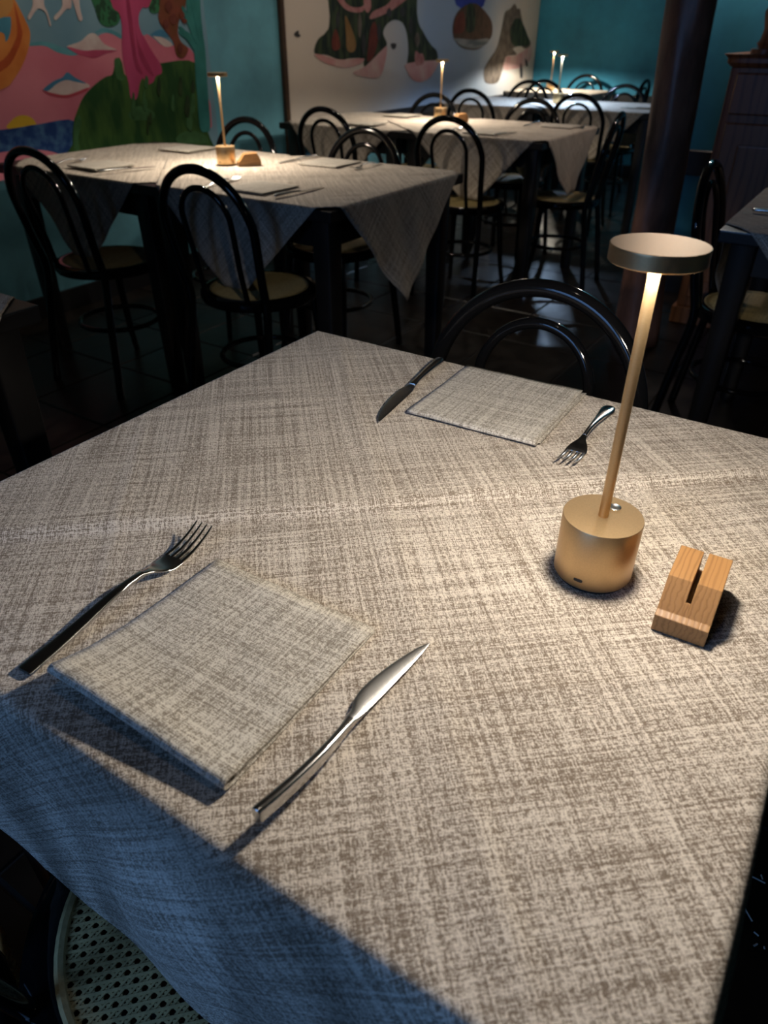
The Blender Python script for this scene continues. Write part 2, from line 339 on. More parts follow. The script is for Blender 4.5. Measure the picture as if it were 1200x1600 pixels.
MURAL = [
('sky','sky',0,[(1.81,1.735),(3.542,1.987),(3.306,0.696),(1.433,0.748)]),
('pink_hill','pink',1,[(1.579,1.131),(1.975,1.145),(2.17,1.135),(2.278,1.129),(2.359,1.124),(2.427,1.099),(2.495,1.086),(2.587,1.112),(2.642,1.157),(2.694,1.172),(2.748,1.164),(2.805,1.146),(2.879,1.156),(2.929,1.164),(2.95,1.167),(2.991,1.145),(3.036,1.121),(3.101,1.12),(3.203,1.114),(3.243,1.085),(3.253,1.042),(3.179,0.659),(1.408,0.684)]),
('wave_stripe','teal',2,[(2.26,1.132),(2.325,1.141),(2.373,1.138),(2.449,1.116),(2.509,1.096),(2.482,1.086),(2.411,1.099),(2.352,1.124),(2.276,1.125)]),
('wave_stripe','teal',2,[(2.632,1.172),(2.661,1.186),(2.696,1.192),(2.752,1.179),(2.786,1.162),(2.779,1.149),(2.734,1.167),(2.684,1.177)]),
('cloud','cloudwhite',3,[(2.464,1.121),(2.542,1.14),(2.599,1.169),(2.638,1.167),(2.675,1.129),(2.74,1.103),(2.62,1.099),(2.523,1.11)]),
('cloud_shade','rose',4,[(2.467,1.121),(2.55,1.105),(2.622,1.107),(2.744,1.103),(2.673,1.091),(2.602,1.074),(2.544,1.085),(2.505,1.096)]),
('cloud','cloudwhite',3,[(2.297,0.959),(2.362,0.99),(2.435,1.005),(2.532,0.976),(2.538,0.958),(2.432,0.934),(2.342,0.944)]),
('cloud_crest','blue',4,[(2.294,0.961),(2.356,0.991),(2.407,1.004),(2.44,1.023),(2.475,1.001),(2.529,0.976),(2.474,0.984),(2.424,0.993),(2.37,0.98),(2.319,0.955)]),
('cloud_shade','red',4,[(2.288,0.961),(2.333,0.947),(2.415,0.935),(2.531,0.958),(2.516,0.943),(2.411,0.923),(2.324,0.937)]),
('cloud','cloudwhite',3,[(2.978,1.164),(3.035,1.156),(3.091,1.134),(3.096,1.118),(3.052,1.115),(3.014,1.135)]),
('cloud_crest','blue',4,[(2.97,1.164),(3.012,1.183),(3.05,1.186),(3.088,1.159),(3.052,1.156)]),
('sun','yellow',2,[(2.077,0.824),(2.102,0.851),(2.134,0.866),(2.17,0.869),(2.204,0.857),(2.22,0.833),(2.216,0.81)]),
('sea','sea',3,[(1.459,0.816),(1.866,0.824),(2.04,0.822),(2.134,0.824),(2.232,0.829),(2.429,0.825),(2.396,0.678),(2.18,0.656),(1.4,0.663)]),
('shore','pink',4,[(1.407,0.68),(1.892,0.73),(2.075,0.736),(2.201,0.728),(2.296,0.702),(2.352,0.652),(2.175,0.64),(1.375,0.597)]),
('green_hill','green',5,[(2.369,0.634),(2.386,0.734),(2.412,0.813),(2.447,0.863),(2.499,0.921),(2.578,0.969),(2.649,0.998),(2.689,1.007),(2.721,1.056),(2.745,1.074),(2.759,1.053),(2.769,0.999),(2.851,1.024),(3.002,1.045),(3.244,1.042),(3.252,0.887),(3.272,0.731),(3.265,0.529)]),
('hill_light','greenlight',6,[(2.386,0.693),(2.412,0.799),(2.451,0.85),(2.461,0.822),(2.425,0.758),(2.414,0.69)]),
('hill_light','greenlight',6,[(2.745,0.835),(2.791,0.861),(2.854,0.862),(2.911,0.83),(2.896,0.802),(2.798,0.803),(2.755,0.812)]),
('hill_light','greenlight',6,[(3.04,0.703),(3.115,0.728),(3.233,0.708),(3.274,0.66),(3.151,0.665),(3.057,0.674)]),
('hill_light','greenlight',6,[(2.715,1.062),(2.747,1.069),(2.749,1.016),(2.761,0.983),(2.712,0.99)]),
('pink_tree','magenta',7,[(2.776,1.581),(2.753,1.301),(2.79,1.252),(2.795,1.197),(2.776,1.12),(2.769,1.047),(2.777,0.966),(2.775,0.912),(2.791,0.891),(2.819,0.907),(2.849,0.964),(2.875,0.985),(2.885,0.957),(2.932,0.963),(2.96,0.99),(3.001,1.003),(3.001,1.042),(2.968,1.084),(2.931,1.138),(2.903,1.19),(2.907,1.242),(2.939,1.276),(3.003,1.308),(3.153,1.613)]),
('trunk_ridge','magentadark',8,[(2.844,1.303),(2.863,1.304),(2.862,1.203),(2.854,1.072),(2.875,1.004),(2.839,1.024),(2.831,1.125)]),
('trunk_ridge','magentadark',8,[(2.88,1.229),(2.877,1.151),(2.907,1.071),(2.948,0.993),(2.91,1.011),(2.87,1.085)]),
('foliage','leafgreen',6,[(2.644,1.569),(2.64,1.345),(2.657,1.265),(2.669,1.216),(2.708,1.197),(2.767,1.207),(2.794,1.24),(2.778,1.282),(2.765,1.373),(2.801,1.583)]),
('foliage','leafgreen',6,[(3.028,1.555),(2.98,1.297),(3.003,1.254),(3.052,1.268),(3.091,1.31),(3.167,1.566)]),
('brown_foliage','brown',8,[(3.12,1.61),(3.057,1.309),(3.031,1.231),(3.07,1.178),(3.109,1.137),(3.119,1.081),(3.152,1.064),(3.186,1.077),(3.206,1.108),(3.162,1.137),(3.149,1.178),(3.174,1.238),(3.226,1.293),(3.315,1.627)]),
('teal_tree','tealgreen',9,[(3.289,1.624),(3.232,1.282),(3.245,1.212),(3.268,1.161),(3.233,1.173),(3.182,1.189),(3.156,1.173),(3.208,1.139),(3.246,1.099),(3.236,0.978),(3.23,0.873),(3.223,0.735),(3.259,0.713),(3.303,0.738),(3.317,0.945),(3.33,1.093),(3.327,1.178),(3.335,1.317),(3.396,1.634)]),
('orange_figure','orange',8,[(1.717,1.49),(2.23,1.413),(2.248,1.308),(2.261,1.274),(2.281,1.221),(2.292,1.175),(2.268,1.118),(2.218,1.055),(2.158,1.003),(2.104,0.974),(1.905,0.938),(1.504,0.935)]),
('orange_fold','orangedark',9,[(2.247,1.276),(2.253,1.209),(2.251,1.164),(2.209,1.107),(2.143,1.05),(2.013,1.008),(2.022,1.038),(2.138,1.08),(2.208,1.141),(2.234,1.187)]),
('figure_patch','bluepatch',9,[(1.841,1.205),(2.082,1.218),(2.2,1.228),(2.215,1.22),(2.196,1.171),(2.166,1.141),(2.153,1.175),(1.977,1.149),(1.815,1.133)]),
('figure_patch','ochre',9,[(1.71,1.472),(2.223,1.392),(2.239,1.308),(2.239,1.269),(2.181,1.226),(1.997,1.209),(1.61,1.212)]),
('white_bird','cloudwhite',5,[(2.347,1.355),(2.338,1.276),(2.299,1.23),(2.306,1.221),(2.35,1.256),(2.373,1.258),(2.393,1.241),(2.397,1.199),(2.405,1.204),(2.401,1.245),(2.392,1.279),(2.416,1.358)]),
('white_bird','cloudwhite',5,[(2.493,1.362),(2.485,1.275),(2.43,1.232),(2.439,1.221),(2.501,1.261),(2.525,1.264),(2.542,1.299),(2.555,1.224),(2.576,1.225),(2.574,1.267),(2.58,1.365)]),
('island','island',3,[(4.493,1.727),(4.464,1.266),(4.417,1.182),(4.34,1.148),(4.297,1.107),(4.294,1.067),(4.422,1.058),(4.562,1.027),(4.673,1.035),(4.826,1.029),(4.857,0.979),(5.027,0.967),(5.077,1.063),(5.136,1.112),(5.085,1.176),(5.134,1.229),(5.235,1.256),(5.349,1.238),(5.414,1.165),(5.437,1.066),(5.431,0.981),(5.563,0.99),(5.86,0.996),(5.865,1.06),(5.77,1.103),(5.646,1.185),(5.545,1.303),(5.455,1.809)]),
('island_strip','dustypink',4,[(4.512,1.384),(4.612,1.313),(4.72,1.291),(4.832,1.297),(4.871,1.34),(4.81,1.321),(4.714,1.319),(4.635,1.341),(4.595,1.386)]),
('island_strip','dustypink',4,[(4.924,1.256),(5.125,1.292),(5.293,1.343),(5.448,1.407),(5.257,1.401),(5.125,1.339),(4.956,1.299)]),
('island_strip','tan',4,[(4.632,1.272),(4.702,1.2),(4.744,1.129),(4.735,1.082),(4.682,1.068),(4.638,1.094),(4.634,1.165),(4.629,1.217)]),
('island_strip','rustred',4,[(4.476,1.141),(4.522,1.199),(4.567,1.112),(4.536,1.084),(4.48,1.088)]),
('island_strip','rustred',4,[(4.923,1.201),(4.979,1.242),(5.019,1.146),(4.962,1.041),(4.881,1.013),(4.898,1.11)]),
('island_house','dustypink',4,[(4.842,1.401),(4.911,1.404),(4.933,1.327),(4.893,1.291),(4.855,1.318)]),
('island_house','dustypink',4,[(5.53,1.056),(5.558,1.064),(5.598,1.047),(5.646,1.046),(5.67,0.987),(5.544,0.974)]),
('reflection','palepink',2,[(4.294,1.067),(4.562,1.03),(4.834,1.032),(4.794,1.0),(4.634,0.981),(4.489,0.996),(4.351,1.028)]),
('reflection','palepink',2,[(5.422,0.989),(5.881,1.0),(5.904,0.978),(5.777,0.89),(5.629,0.861),(5.502,0.883),(5.424,0.936)]),
('reflection','palepink',2,[(4.716,0.953),(4.865,0.987),(5.085,1.085),(5.136,1.093),(5.111,1.0),(5.027,0.912),(4.8,0.928)]),
('lone_mark','darkmark',2,[(5.195,1.115),(5.256,1.115),(5.256,1.091),(5.222,1.08),(5.196,1.096)]),
('lone_mark','darkmark',2,[(4.092,1.168),(4.118,1.184),(4.137,1.187),(4.136,1.174),(4.154,1.161),(4.122,1.155)]),
('round_island','islandbrown',3,[(6.433,1.384),(6.589,1.362),(6.773,1.289),(6.836,1.226),(6.825,1.152),(6.698,1.092),(6.532,1.061),(6.307,1.077),(6.166,1.126),(6.114,1.195),(6.136,1.28),(6.247,1.35)]),
('island_strip','rustred',4,[(6.177,1.298),(6.272,1.325),(6.316,1.253),(6.291,1.187),(6.138,1.178),(6.14,1.246)]),
('island_strip','island',4,[(6.334,1.36),(6.445,1.375),(6.496,1.277),(6.474,1.197),(6.347,1.196)]),
('island_band','greyblue',4,[(6.153,1.144),(6.508,1.134),(6.776,1.142),(6.722,1.096),(6.518,1.07),(6.306,1.086),(6.189,1.118)]),
('sky_block','royalblue',2,[(6.113,1.636),(6.593,1.664),(6.635,1.371),(6.158,1.364)]),
('right_island','islandgrey',3,[(7.261,1.4),(7.327,1.364),(7.383,1.365),(7.447,1.289),(7.562,1.191),(7.71,1.099),(7.599,1.059),(7.474,1.08),(7.305,1.062),(7.403,1.015),(7.178,1.004),(7.133,0.955),(7.066,0.826),(6.95,0.795),(6.774,0.817),(6.732,0.906),(6.808,0.976),(6.959,1.07),(7.034,1.213),(7.074,1.331),(7.188,1.366)]),
('island_strip','island',4,[(7.29,1.287),(7.452,1.27),(7.679,1.099),(7.503,1.08),(7.297,1.092),(7.203,1.19)]),
('right_reflection','palepink',2,[(7.138,0.994),(7.404,1.01),(7.63,1.058),(7.732,1.078),(7.747,0.973),(7.564,0.914),(7.345,0.899),(7.145,0.904)]),
('lone_mark','darkmark',2,[(7.51,0.946),(7.57,0.892),(7.589,0.823),(7.542,0.824),(7.512,0.883)]),
('lone_mark','darkmark',2,[(7.606,0.981),(7.677,0.948),(7.687,0.91),(7.636,0.928)]),
('branch','tealgreen',9,[(3.196,1.276),(3.214,1.282),(3.258,1.206),(3.285,1.133),(3.262,1.133),(3.229,1.2)]),
('branch','tealgreen',9,[(3.264,1.326),(3.282,1.327),(3.3,1.234),(3.308,1.15),(3.289,1.15),(3.276,1.228)]),
('branch','tealgreen',9,[(3.161,1.194),(3.18,1.2),(3.23,1.156),(3.266,1.105),(3.246,1.099),(3.205,1.145)]),
('hill_stroke','greenlight',6,[(2.894,0.995),(2.906,0.975),(2.889,0.94),(2.872,0.954)]),
('hill_stroke','greenlight',6,[(2.795,0.927),(2.799,0.891),(2.777,0.816),(2.763,0.845)]),
('hill_stroke','greenlight',6,[(2.867,0.899),(2.875,0.878),(2.862,0.842),(2.845,0.857)]),
('hill_stroke','greendark',6,[(2.866,0.821),(2.868,0.792),(2.849,0.732),(2.842,0.756)]),
('hill_stroke','greendark',6,[(3.126,0.982),(3.133,0.952),(3.116,0.891),(3.098,0.916)]),
('hill_stroke','greendark',6,[(3.165,0.832),(3.172,0.794),(3.152,0.721),(3.134,0.751)]),
('hill_stroke','greenlight',6,[(3.055,0.906),(3.059,0.88),(3.043,0.827),(3.03,0.849)]),
('hill_stroke','greenlight',6,[(3.162,0.841),(3.178,0.803),(3.153,0.728),(3.122,0.761)]),
('hill_stroke','greendark',6,[(3.155,0.898),(3.171,0.861),(3.147,0.79),(3.12,0.819)]),
('hill_stroke','greenlight',6,[(2.867,0.935),(2.869,0.91),(2.854,0.86),(2.841,0.877)]),
('hill_stroke','greendark',6,[(2.885,0.832),(2.89,0.814),(2.878,0.78),(2.868,0.795)]),
('hill_stroke','greenlight',6,[(3.198,0.905),(3.211,0.871),(3.188,0.806),(3.165,0.832)]),
('hill_stroke','greendark',6,[(3.21,0.964),(3.22,0.943),(3.207,0.902),(3.187,0.918)]),
('hill_stroke','greendark',6,[(2.976,0.987),(2.983,0.958),(2.966,0.902),(2.95,0.926)]),
('leaf_patch','rustred',10,[(3.112,1.311),(3.132,1.285),(3.1,1.258),(3.081,1.284)]),
('leaf_patch','rustred',10,[(3.134,1.256),(3.16,1.232),(3.124,1.208),(3.099,1.232)]),
('leaf_patch','rustred',10,[(3.194,1.268),(3.208,1.249),(3.186,1.23),(3.172,1.249)]),
('leaf_patch','rustred',10,[(3.205,1.236),(3.221,1.225),(3.201,1.214),(3.185,1.225)]),
('leaf_patch','rustred',10,[(3.078,1.231),(3.094,1.21),(3.068,1.188),(3.052,1.21)]),
('leaf_patch','rustred',10,[(3.152,1.131),(3.165,1.106),(3.142,1.081),(3.129,1.106)]),
('island_mark','darkmark',4,[(4.548,1.298),(4.567,1.251),(4.543,1.203),(4.525,1.25)]),
('island_mark','islandgrey',4,[(4.794,1.289),(4.815,1.219),(4.79,1.147),(4.77,1.218)]),
('island_mark','darkmark',4,[(4.837,1.176),(4.859,1.11),(4.834,1.044),(4.812,1.11)]),
('island_mark','darkmark',4,[(5.027,1.235),(5.052,1.184),(5.027,1.131),(5.003,1.183)]),
('island_mark','darkmark',4,[(5.454,1.278),(5.484,1.224),(5.46,1.169),(5.43,1.224)]),
('island_mark','islandgrey',4,[(5.551,1.185),(5.592,1.137),(5.557,1.089),(5.517,1.137)]),
('island_mark','darkmark',4,[(5.337,1.337),(5.373,1.307),(5.339,1.276),(5.303,1.306)]),
('island_mark','darkmark',4,[(5.158,1.325),(5.192,1.296),(5.159,1.266),(5.125,1.295)]),
]

# cream panel with a painted blue mist that thickens to the lower right
pm, nt, b = nmat('panel_paint')
tc = N(nt, 'ShaderNodeTexCoord'); sx = N(nt, 'ShaderNodeSeparateXYZ'); nt.links.new(tc.outputs['Object'], sx.inputs[0])
nz = N(nt, 'ShaderNodeTexNoise'); nz.inputs['Scale'].default_value = 1.6; nz.inputs['Detail'].default_value = 4; nt.links.new(tc.outputs['Object'], nz.inputs['Vector'])
my = N(nt, 'ShaderNodeMapRange'); my.inputs['From Min'].default_value = 4.75; my.inputs['From Max'].default_value = 5.75; nt.links.new(sx.outputs['Y'], my.inputs['Value'])
my2 = N(nt, 'ShaderNodeMapRange'); my2.inputs['From Min'].default_value = 7.5; my2.inputs['From Max'].default_value = 6.6; nt.links.new(sx.outputs['Y'], my2.inputs['Value'])
mu = N(nt, 'ShaderNodeMath', operation='MULTIPLY'); nt.links.new(my.outputs[0], mu.inputs[0]); nt.links.new(my2.outputs[0], mu.inputs[1])
mu2 = N(nt, 'ShaderNodeMath', operation='MULTIPLY_ADD'); nt.links.new(nz.outputs['Fac'], mu2.inputs[0]); mu2.inputs[1].default_value = 0.8; mu2.inputs[2].default_value = -0.40
ad = N(nt, 'ShaderNodeMath', operation='ADD', use_clamp=True); nt.links.new(mu.outputs[0], ad.inputs[0]); nt.links.new(mu2.outputs[0], ad.inputs[1])
mx = N(nt, 'ShaderNodeMix', data_type='RGBA'); mx.inputs[6].default_value = (.58, .52, .45, 1); mx.inputs[7].default_value = (.25, .33, .45, 1)
nt.links.new(ad.outputs[0], mx.inputs[0]); nt.links.new(mx.outputs[2], b.inputs['Base Color']); b.inputs['Roughness'].default_value = 0.7
panel = tag(box('mural_panel', WX - .005, WX + .006, 3.99, BY - .002, 0.70, 2.7, pm, wl), 'cream painted panel with a blue mist')
def patch(name, matkey, layer, pts, idx):
    base = WX + (0.006 if pts[0][0] > 3.98 else 0.0)
    x1 = base + 0.0006 + 0.0003 * layer + 0.00005 * idx
    P = [(max(a, .62), min(z, 2.69)) for a, z in pts]
    if matkey == 'sky': P = [(.6, .62), (3.36, .62), (3.36, 2.69), (.6, 2.69)]
    else: P = [(v.x, v.y) for v in spline([(a, z, 0) for a, z in P], 4, True)]
    n = len(P)
    verts = [(x1, a, z) for a, z in P] + [(base - .001, a, z) for a, z in P]
    faces = [tuple(range(n)), tuple(range(2 * n - 1, n - 1, -1))] + [(i, (i + 1) % n, n + (i + 1) % n, n + i) for i in range(n)]
    return link(name, mesh(name, verts, faces), PC[matkey], wl)
for idx, (nm, mk, lay, pts) in enumerate(MURAL): patch('painted_' + nm, mk, lay, pts, idx)

# ---------------------------------------------------------------- dark post and dresser
pv = []; pf = []; nseg, nr = 44, 28
for j in range(nseg + 1):
    t = j / nseg; z = 2.7 * t
    for k in range(nr):
        a = 2 * pi * k / nr
        r = 0.088 + 0.004 * sin(3 * a + 2.1 * z) + 0.005 * sin(2 * a - 3.7 * z + 1) + 0.003 * sin(5 * a + 9 * z) + .012 * max(0, 1 - z / .25)
        pv.append((r * cos(a) - 0.030 * (z - .9), r * sin(a), z))
for j in range(nseg):
    for k in range(nr):
        pf.append((j * nr + k, j * nr + (k + 1) % nr, (j + 1) * nr + (k + 1) % nr, (j + 1) * nr + k))
pf.append(tuple(range(nr - 1, -1, -1)))
pf.append(tuple(nseg * nr + k for k in range(nr)))
post = tag(link('wooden_post', mesh('wooden_post', pv, pf, True), TRUNK), 'dark glossy rough-hewn wooden post in front of the blue wall', 'post'); post.location = (-0.785, 3.30, 0)

dr = tag(empty('dresser', (-0.68, 3.68, 0)), 'dark carved wooden dresser against the blue wall behind the post', 'dresser')
box('body', 0, 1.25, 0.02, .49, .08, 1.07, DARKOAK, dr, .004, 1)
box('plinth', -.015, 1.265, 0.0, .49, 0, .08, DARKOAK, dr, .004, 1)
cr = link('cornice', loft_me('cornice', [((.625, .23, 1.07), (.63, 0, 0), (0, .235, 0), 30), ((.625, .23, 1.085), (.645, 0, 0), (0, .25, 0), 30), ((.625, .23, 1.10), (.645, 0, 0), (0, .25, 0), 30), ((.625, .23, 1.115), (.66, 0, 0), (0, .265, 0), 30)], 40), DARKOAK, dr)
for k in range(2):
    d = box('drawer', .03 + .61 * k, .61 + .61 * k, -.004, .03, .90, 1.05, DARKOAK, dr, .006, 1)
    kn = link('knob', lathe_me('knob', [(0, .0), (.008, 0), (.007, .012), (.016, .02), (.012, .03), (0, .032)], 16), DARKOAK, d); kn.location = (.32 + .61 * k, -.004, .975); kn.rotation_euler = (pi / 2, 0, 0)
    d = box('door', .03 + .61 * k, .61 + .61 * k, -.004, .03, .13, .87, DARKOAK, dr, .006, 1)
    box('door_panel', .10 + .61 * k, .54 + .61 * k, -.014, .0, .21, .79, DARKOAK, d, .009, 2)
    kn = link('knob', lathe_me('knob', [(0, .0), (.008, 0), (.007, .012), (.016, .02), (.012, .03), (0, .032)], 16), DARKOAK, d); kn.location = (.57 + .11 * k, -.004, .52); kn.rotation_euler = (pi / 2, 0, 0)
colp = [(0, 0), (.055, 0), (.055, .03), (.040, .04), (.034, .055), (.040, .07), (.030, .09), (.024, .16), (.034, .24), (.036, .27), (.022, .32), (.034, .345), (.034, .36), (0, .36)]
cm = lathe_me('turned_column', colp, 24); cm.materials.append(DARKOAK)
for cx in (.10, 1.15):
    o = link('turned_column', cm, None, dr); o.location = (cx, .10, 1.115); o.scale = (1, 1, .53)
box('upper_shelf', .0, 1.25, .03, .47, 1.305, 1.345, DARKOAK, dr, .006, 1)
box('back_board', .03, 1.22, .44, .47, 1.115, 1.305, DARKOAK, dr)
# ---------------------------------------------------------------- tables
def table(x0, x1, y0, y1, label, group=None, inset=.065):
    cx, cy = (x0 + x1) / 2, (y0 + y1) / 2; hx, hy = (x1 - x0) / 2, (y1 - y0) / 2
    t = tag(empty('dining_table', (cx, cy, 0)), label, 'table', group or 'black restaurant tables')
    box('tabletop', -hx, hx, -hy, hy, TT - .034, TT - .0015, BLACKWOOD, t, .004, 2)
    for sx_ in (-1, 1):
        for sy_ in (-1, 1):
            X, Y = sx_ * (hx - (.065 if sx_ < 0 else inset)), sy_ * (hy - .065)
            link('leg', loft_me('leg', [((X, Y, 0), (.024, 0, 0), (0, .024, 0), 9), ((X, Y, .30), (.029, 0, 0), (0, .029, 0), 9), ((X, Y, TT - .034), (.035, 0, 0), (0, .035, 0), 9)], 16), BLACKWOOD, t)
    for sy_ in (-1, 1): box('apron', -hx + .085, hx - .085, sy_ * (hy - .06) - .011, sy_ * (hy - .06) + .011, TT - .12, TT - .034, BLACKWOOD, t)
    for sx_ in (-1, 1): box('apron', sx_ * (hx - .06) - .011, sx_ * (hx - .06) + .011, -hy + .085, hy - .085, TT - .12, TT - .034, BLACKWOOD, t)
    return t

LAY = .4655
def cloth(x0, x1, y0, y1, cx, cy, half, ang, step, label, lay='', seed=0, amp=0.010, main=False, group=None, flat='', zoff=0.0):
    """square cloth laid cornerwise: unfolded in table metres, cut square, then bent over the table edges"""
    rnd = random.Random(seed)
    R = .008; ex0, ex1, ey0, ey1 = x0 + .004, x1 - .004, y0 + .004, y1 - .004
    ext = half * 1.4143 + .01
    if 'l' in flat: ex0 = cx - 2
    if 'r' in flat: ex1 = cx + 2
    def axis(a, b, c):
        xs = set()
        n = int(2 * ext / step)
        for i in range(n + 1): xs.add(round(c - ext + i * step, 5))
        for e, s in ((a, -1), (b, 1)):
            for d in (0, .002, .004, .006, .009, .0126, .017): xs.add(round(e + s * d, 5))
        xs = sorted(xs); out = [xs[0]]
        for v in xs[1:]:
            if v - out[-1] > .0012: out.append(v)
        return out
    ax, ay = axis(ex0, ex1, cx), axis(ey0, ey1, cy)
    ca, sa = cos(ang), sin(ang)
    def uvof(x, y): return ((x - cx) * ca + (y - cy) * sa, -(x - cx) * sa + (y - cy) * ca)
    bm = bmesh.new(); g = {}
    marg = 2.2 * step + .02
    def keep(x, y):
        u, v = uvof(x, y); return abs(u) < half + marg and abs(v) < half + marg
    for i, x in enumerate(ax):
        for j, y in enumerate(ay):
            if keep(x, y): g[i, j] = bm.verts.new((x, y, 0))
    for i in range(len(ax) - 1):
        for j in range(len(ay) - 1):
            q = [(i, j), (i + 1, j), (i + 1, j + 1), (i, j + 1)]
            if all(k in g for k in q): bm.faces.new([g[k] for k in q])
    for (nx, ny) in ((ca, sa), (-ca, -sa), (-sa, ca), (sa, -ca)):
        bmesh.ops.bisect_plane(bm, geom=list(bm.verts) + list(bm.edges) + list(bm.faces), dist=1e-6, plane_co=(cx + nx * half, cy + ny * half, 0), plane_no=(nx, ny, 0), clear_outer=True)
    uvl = bm.loops.layers.uv.new('UVMap')
    for f in bm.faces:
        f.smooth = True
        for l in f.loops: l[uvl].uv = uvof(l.vert.co.x, l.vert.co.y)
    ph = [rnd.uniform(0, 6.28) for _ in range(8)]
    def tent(d, wd): return max(0.0, 1 - abs(d) / wd)
    for v in bm.verts:
        X, Y = v.co.x, v.co.y; u, vv = uvof(X, Y)
        ox = (X - ex1) if X > ex1 else (X - ex0 if X < ex0 else 0.0)
        oy = (Y - ey1) if Y > ey1 else (Y - ey0 if Y < ey0 else 0.0)
        bx_, by_ = min(max(X, ex0), ex1), min(max(Y, ey0), ey1)
        edge = min(X - ex0, ex1 - X, Y - ey0, ey1 - Y)
        k = min(1.0, max(0.0, edge / .05))
        zt = (.0075 * tent(vv, .014) if vv < 0 else .0075 * tent(vv, .10)) + (.0016 * tent(u, .012) if u > 0 else .0016 * tent(u, .03))
        zt += .0012 * tent(abs(vv) - half / 2, .010) + .0010 * tent(abs(u) - half / 2, .010)
        zt += .0006 * (sin(u * 31 + ph[0]) * sin(vv * 23 + ph[1]) + 1)
        z = TT + .0008 + zoff + zt * k * (1.0 if main else .5)
        if ox or oy:
            s = max(abs(ox), abs(oy))
            if s < R * pi / 2: o_, dn = R * sin(s / R), R * (1 - cos(s / R))
            else: o_, dn = R, R + s - R * pi / 2
            along = Y if abs(ox) >= abs(oy) else X
            f = dn / .3
            o_ += amp * f * (1 + sin(along * 17 + ph[2] + 4 * f)) * .9 + amp * .45 * f * (1 + sin(along * 41 + ph[3] - 3 * f))
            if main: o_ += .006 * min(1, dn / .06) * (0.55 + .45 * sin(along * 9 + 2.2)) + .007 * sin(pi * min(1, dn / .28)) * (1 + sin(along * 23 + dn * 12))
            z -= dn
            sxn = (ox > 0) - (ox < 0); syn = (oy > 0) - (oy < 0)
            if abs(ox) >= abs(oy):
                px_, py_ = bx_ + sxn * o_, by_ + syn * min(abs(oy), R)
            else:
                px_, py_ = bx_ + sxn * min(abs(ox), R), by_ + syn * o_
            if lay and z < LAY:   # the corner lies on the chair seat pushed in below
                e = min(LAY - z, .14)
                if oy < 0 and abs(oy) > abs(ox) and 'f' in lay: py_ += e; z = LAY + .0004
                elif oy > 0 and abs(oy) > abs(ox) and 'b' in lay: py_ -= e; z = LAY + .0004
                elif ox > 0 and 'r' in lay: px_ -= e; z = LAY + .0004
                elif ox < 0 and 'l' in lay: px_ += e; z = LAY + .0004
            v.co = (px_, py_, z)
        else:
            v.co = (X, Y, z)
    me = bpy.data.meshes.new('tablecloth'); bm.to_mesh(me); bm.free()
    o = link('tablecloth', me, LINEN)
    sd = o.modifiers.new('thickness', 'SOLIDIFY'); sd.thickness = .0008; sd.offset = -1 if False else 1
    return tag(o, label, 'tablecloth', group or 'beige linen tablecloths laid cornerwise')

MX0, MX1, MY0, MY1 = -0.748, 0.055, 0.162, 0.950
table(MX0, MX1, MY0, MY1, 'nearest black table, mostly hidden under its beige linen cloth')
cloth(MX0, MX1, MY0, MY1, -0.352, 0.553, 0.566, radians(41.7), .0055, 'beige linen tablecloth on the nearest table, under the large gold lamp', lay='fb', seed=3, amp=.004, main=True)
ROWS = [  # x0,x1,y0,y1, cloth centre shift, half, label bits
    (-2.125, -1.320, 1.762, 2.590, .02, .0, .530, 'aisle end of the second row'),
    (-2.955, -2.128, 1.762, 2.590, .06, .0, .530, 'wall end of the second row, beside the painted hills'),
    (-2.225, -1.420, 3.590, 4.400, .02, .0, .525, 'aisle end of the third row, below the cream mural'),
    (-3.035, -2.228, 3.590, 4.400, .02, .0, .525, 'wall end of the third row, at the dark frame strip'),
    (-2.190, -1.385, 5.340, 6.140, .0, .0, .525, 'aisle end of the fourth row, half behind the post'),
    (-2.998, -2.193, 5.340, 6.140, .0, .0, .525, 'wall end of the fourth row'),
    (-3.130, -2.330, 6.820, 7.440, .0, .0, .500, 'farthest row, in the blue corner'),
]
for i, (a, b_, c, d, dx, dy, hf, lb) in enumerate(ROWS):
    table(a, b_, c, d, 'black table at the ' + lb, inset=.042 if i == 1 else .065)
    cloth(a, b_, c, d, (a + b_) / 2 + dx, (c + d) / 2 + dy, hf, radians(45 + (i % 3 - 1) * 1.5), .020, 'beige cloth, table at the ' + lb, lay='fbr' if i in (2, 6) else 'fb', seed=20 + i, flat=('l', 'r', 'l', 'r', 'l', 'r', '')[i], zoff=(.0045, 0, .0045, 0, .0045, 0, 0)[i])
table(-0.333, 0.470, 2.165, 2.970, 'black table at the right edge, in front of the dresser')
cloth(-0.333, 0.470, 2.165, 2.970, 0.085, 2.565, .525, radians(45), .020, 'beige cloth on the table at the right edge', lay='l', seed=31)
table(-2.080, -1.278, -0.030, 0.776, 'black table at the left edge, only its corner in view')
cloth(-2.080, -1.278, -0.030, 0.776, -1.70, 0.373, .530, radians(45), .020, 'beige cloth on the table cut off by the left edge', seed=33)

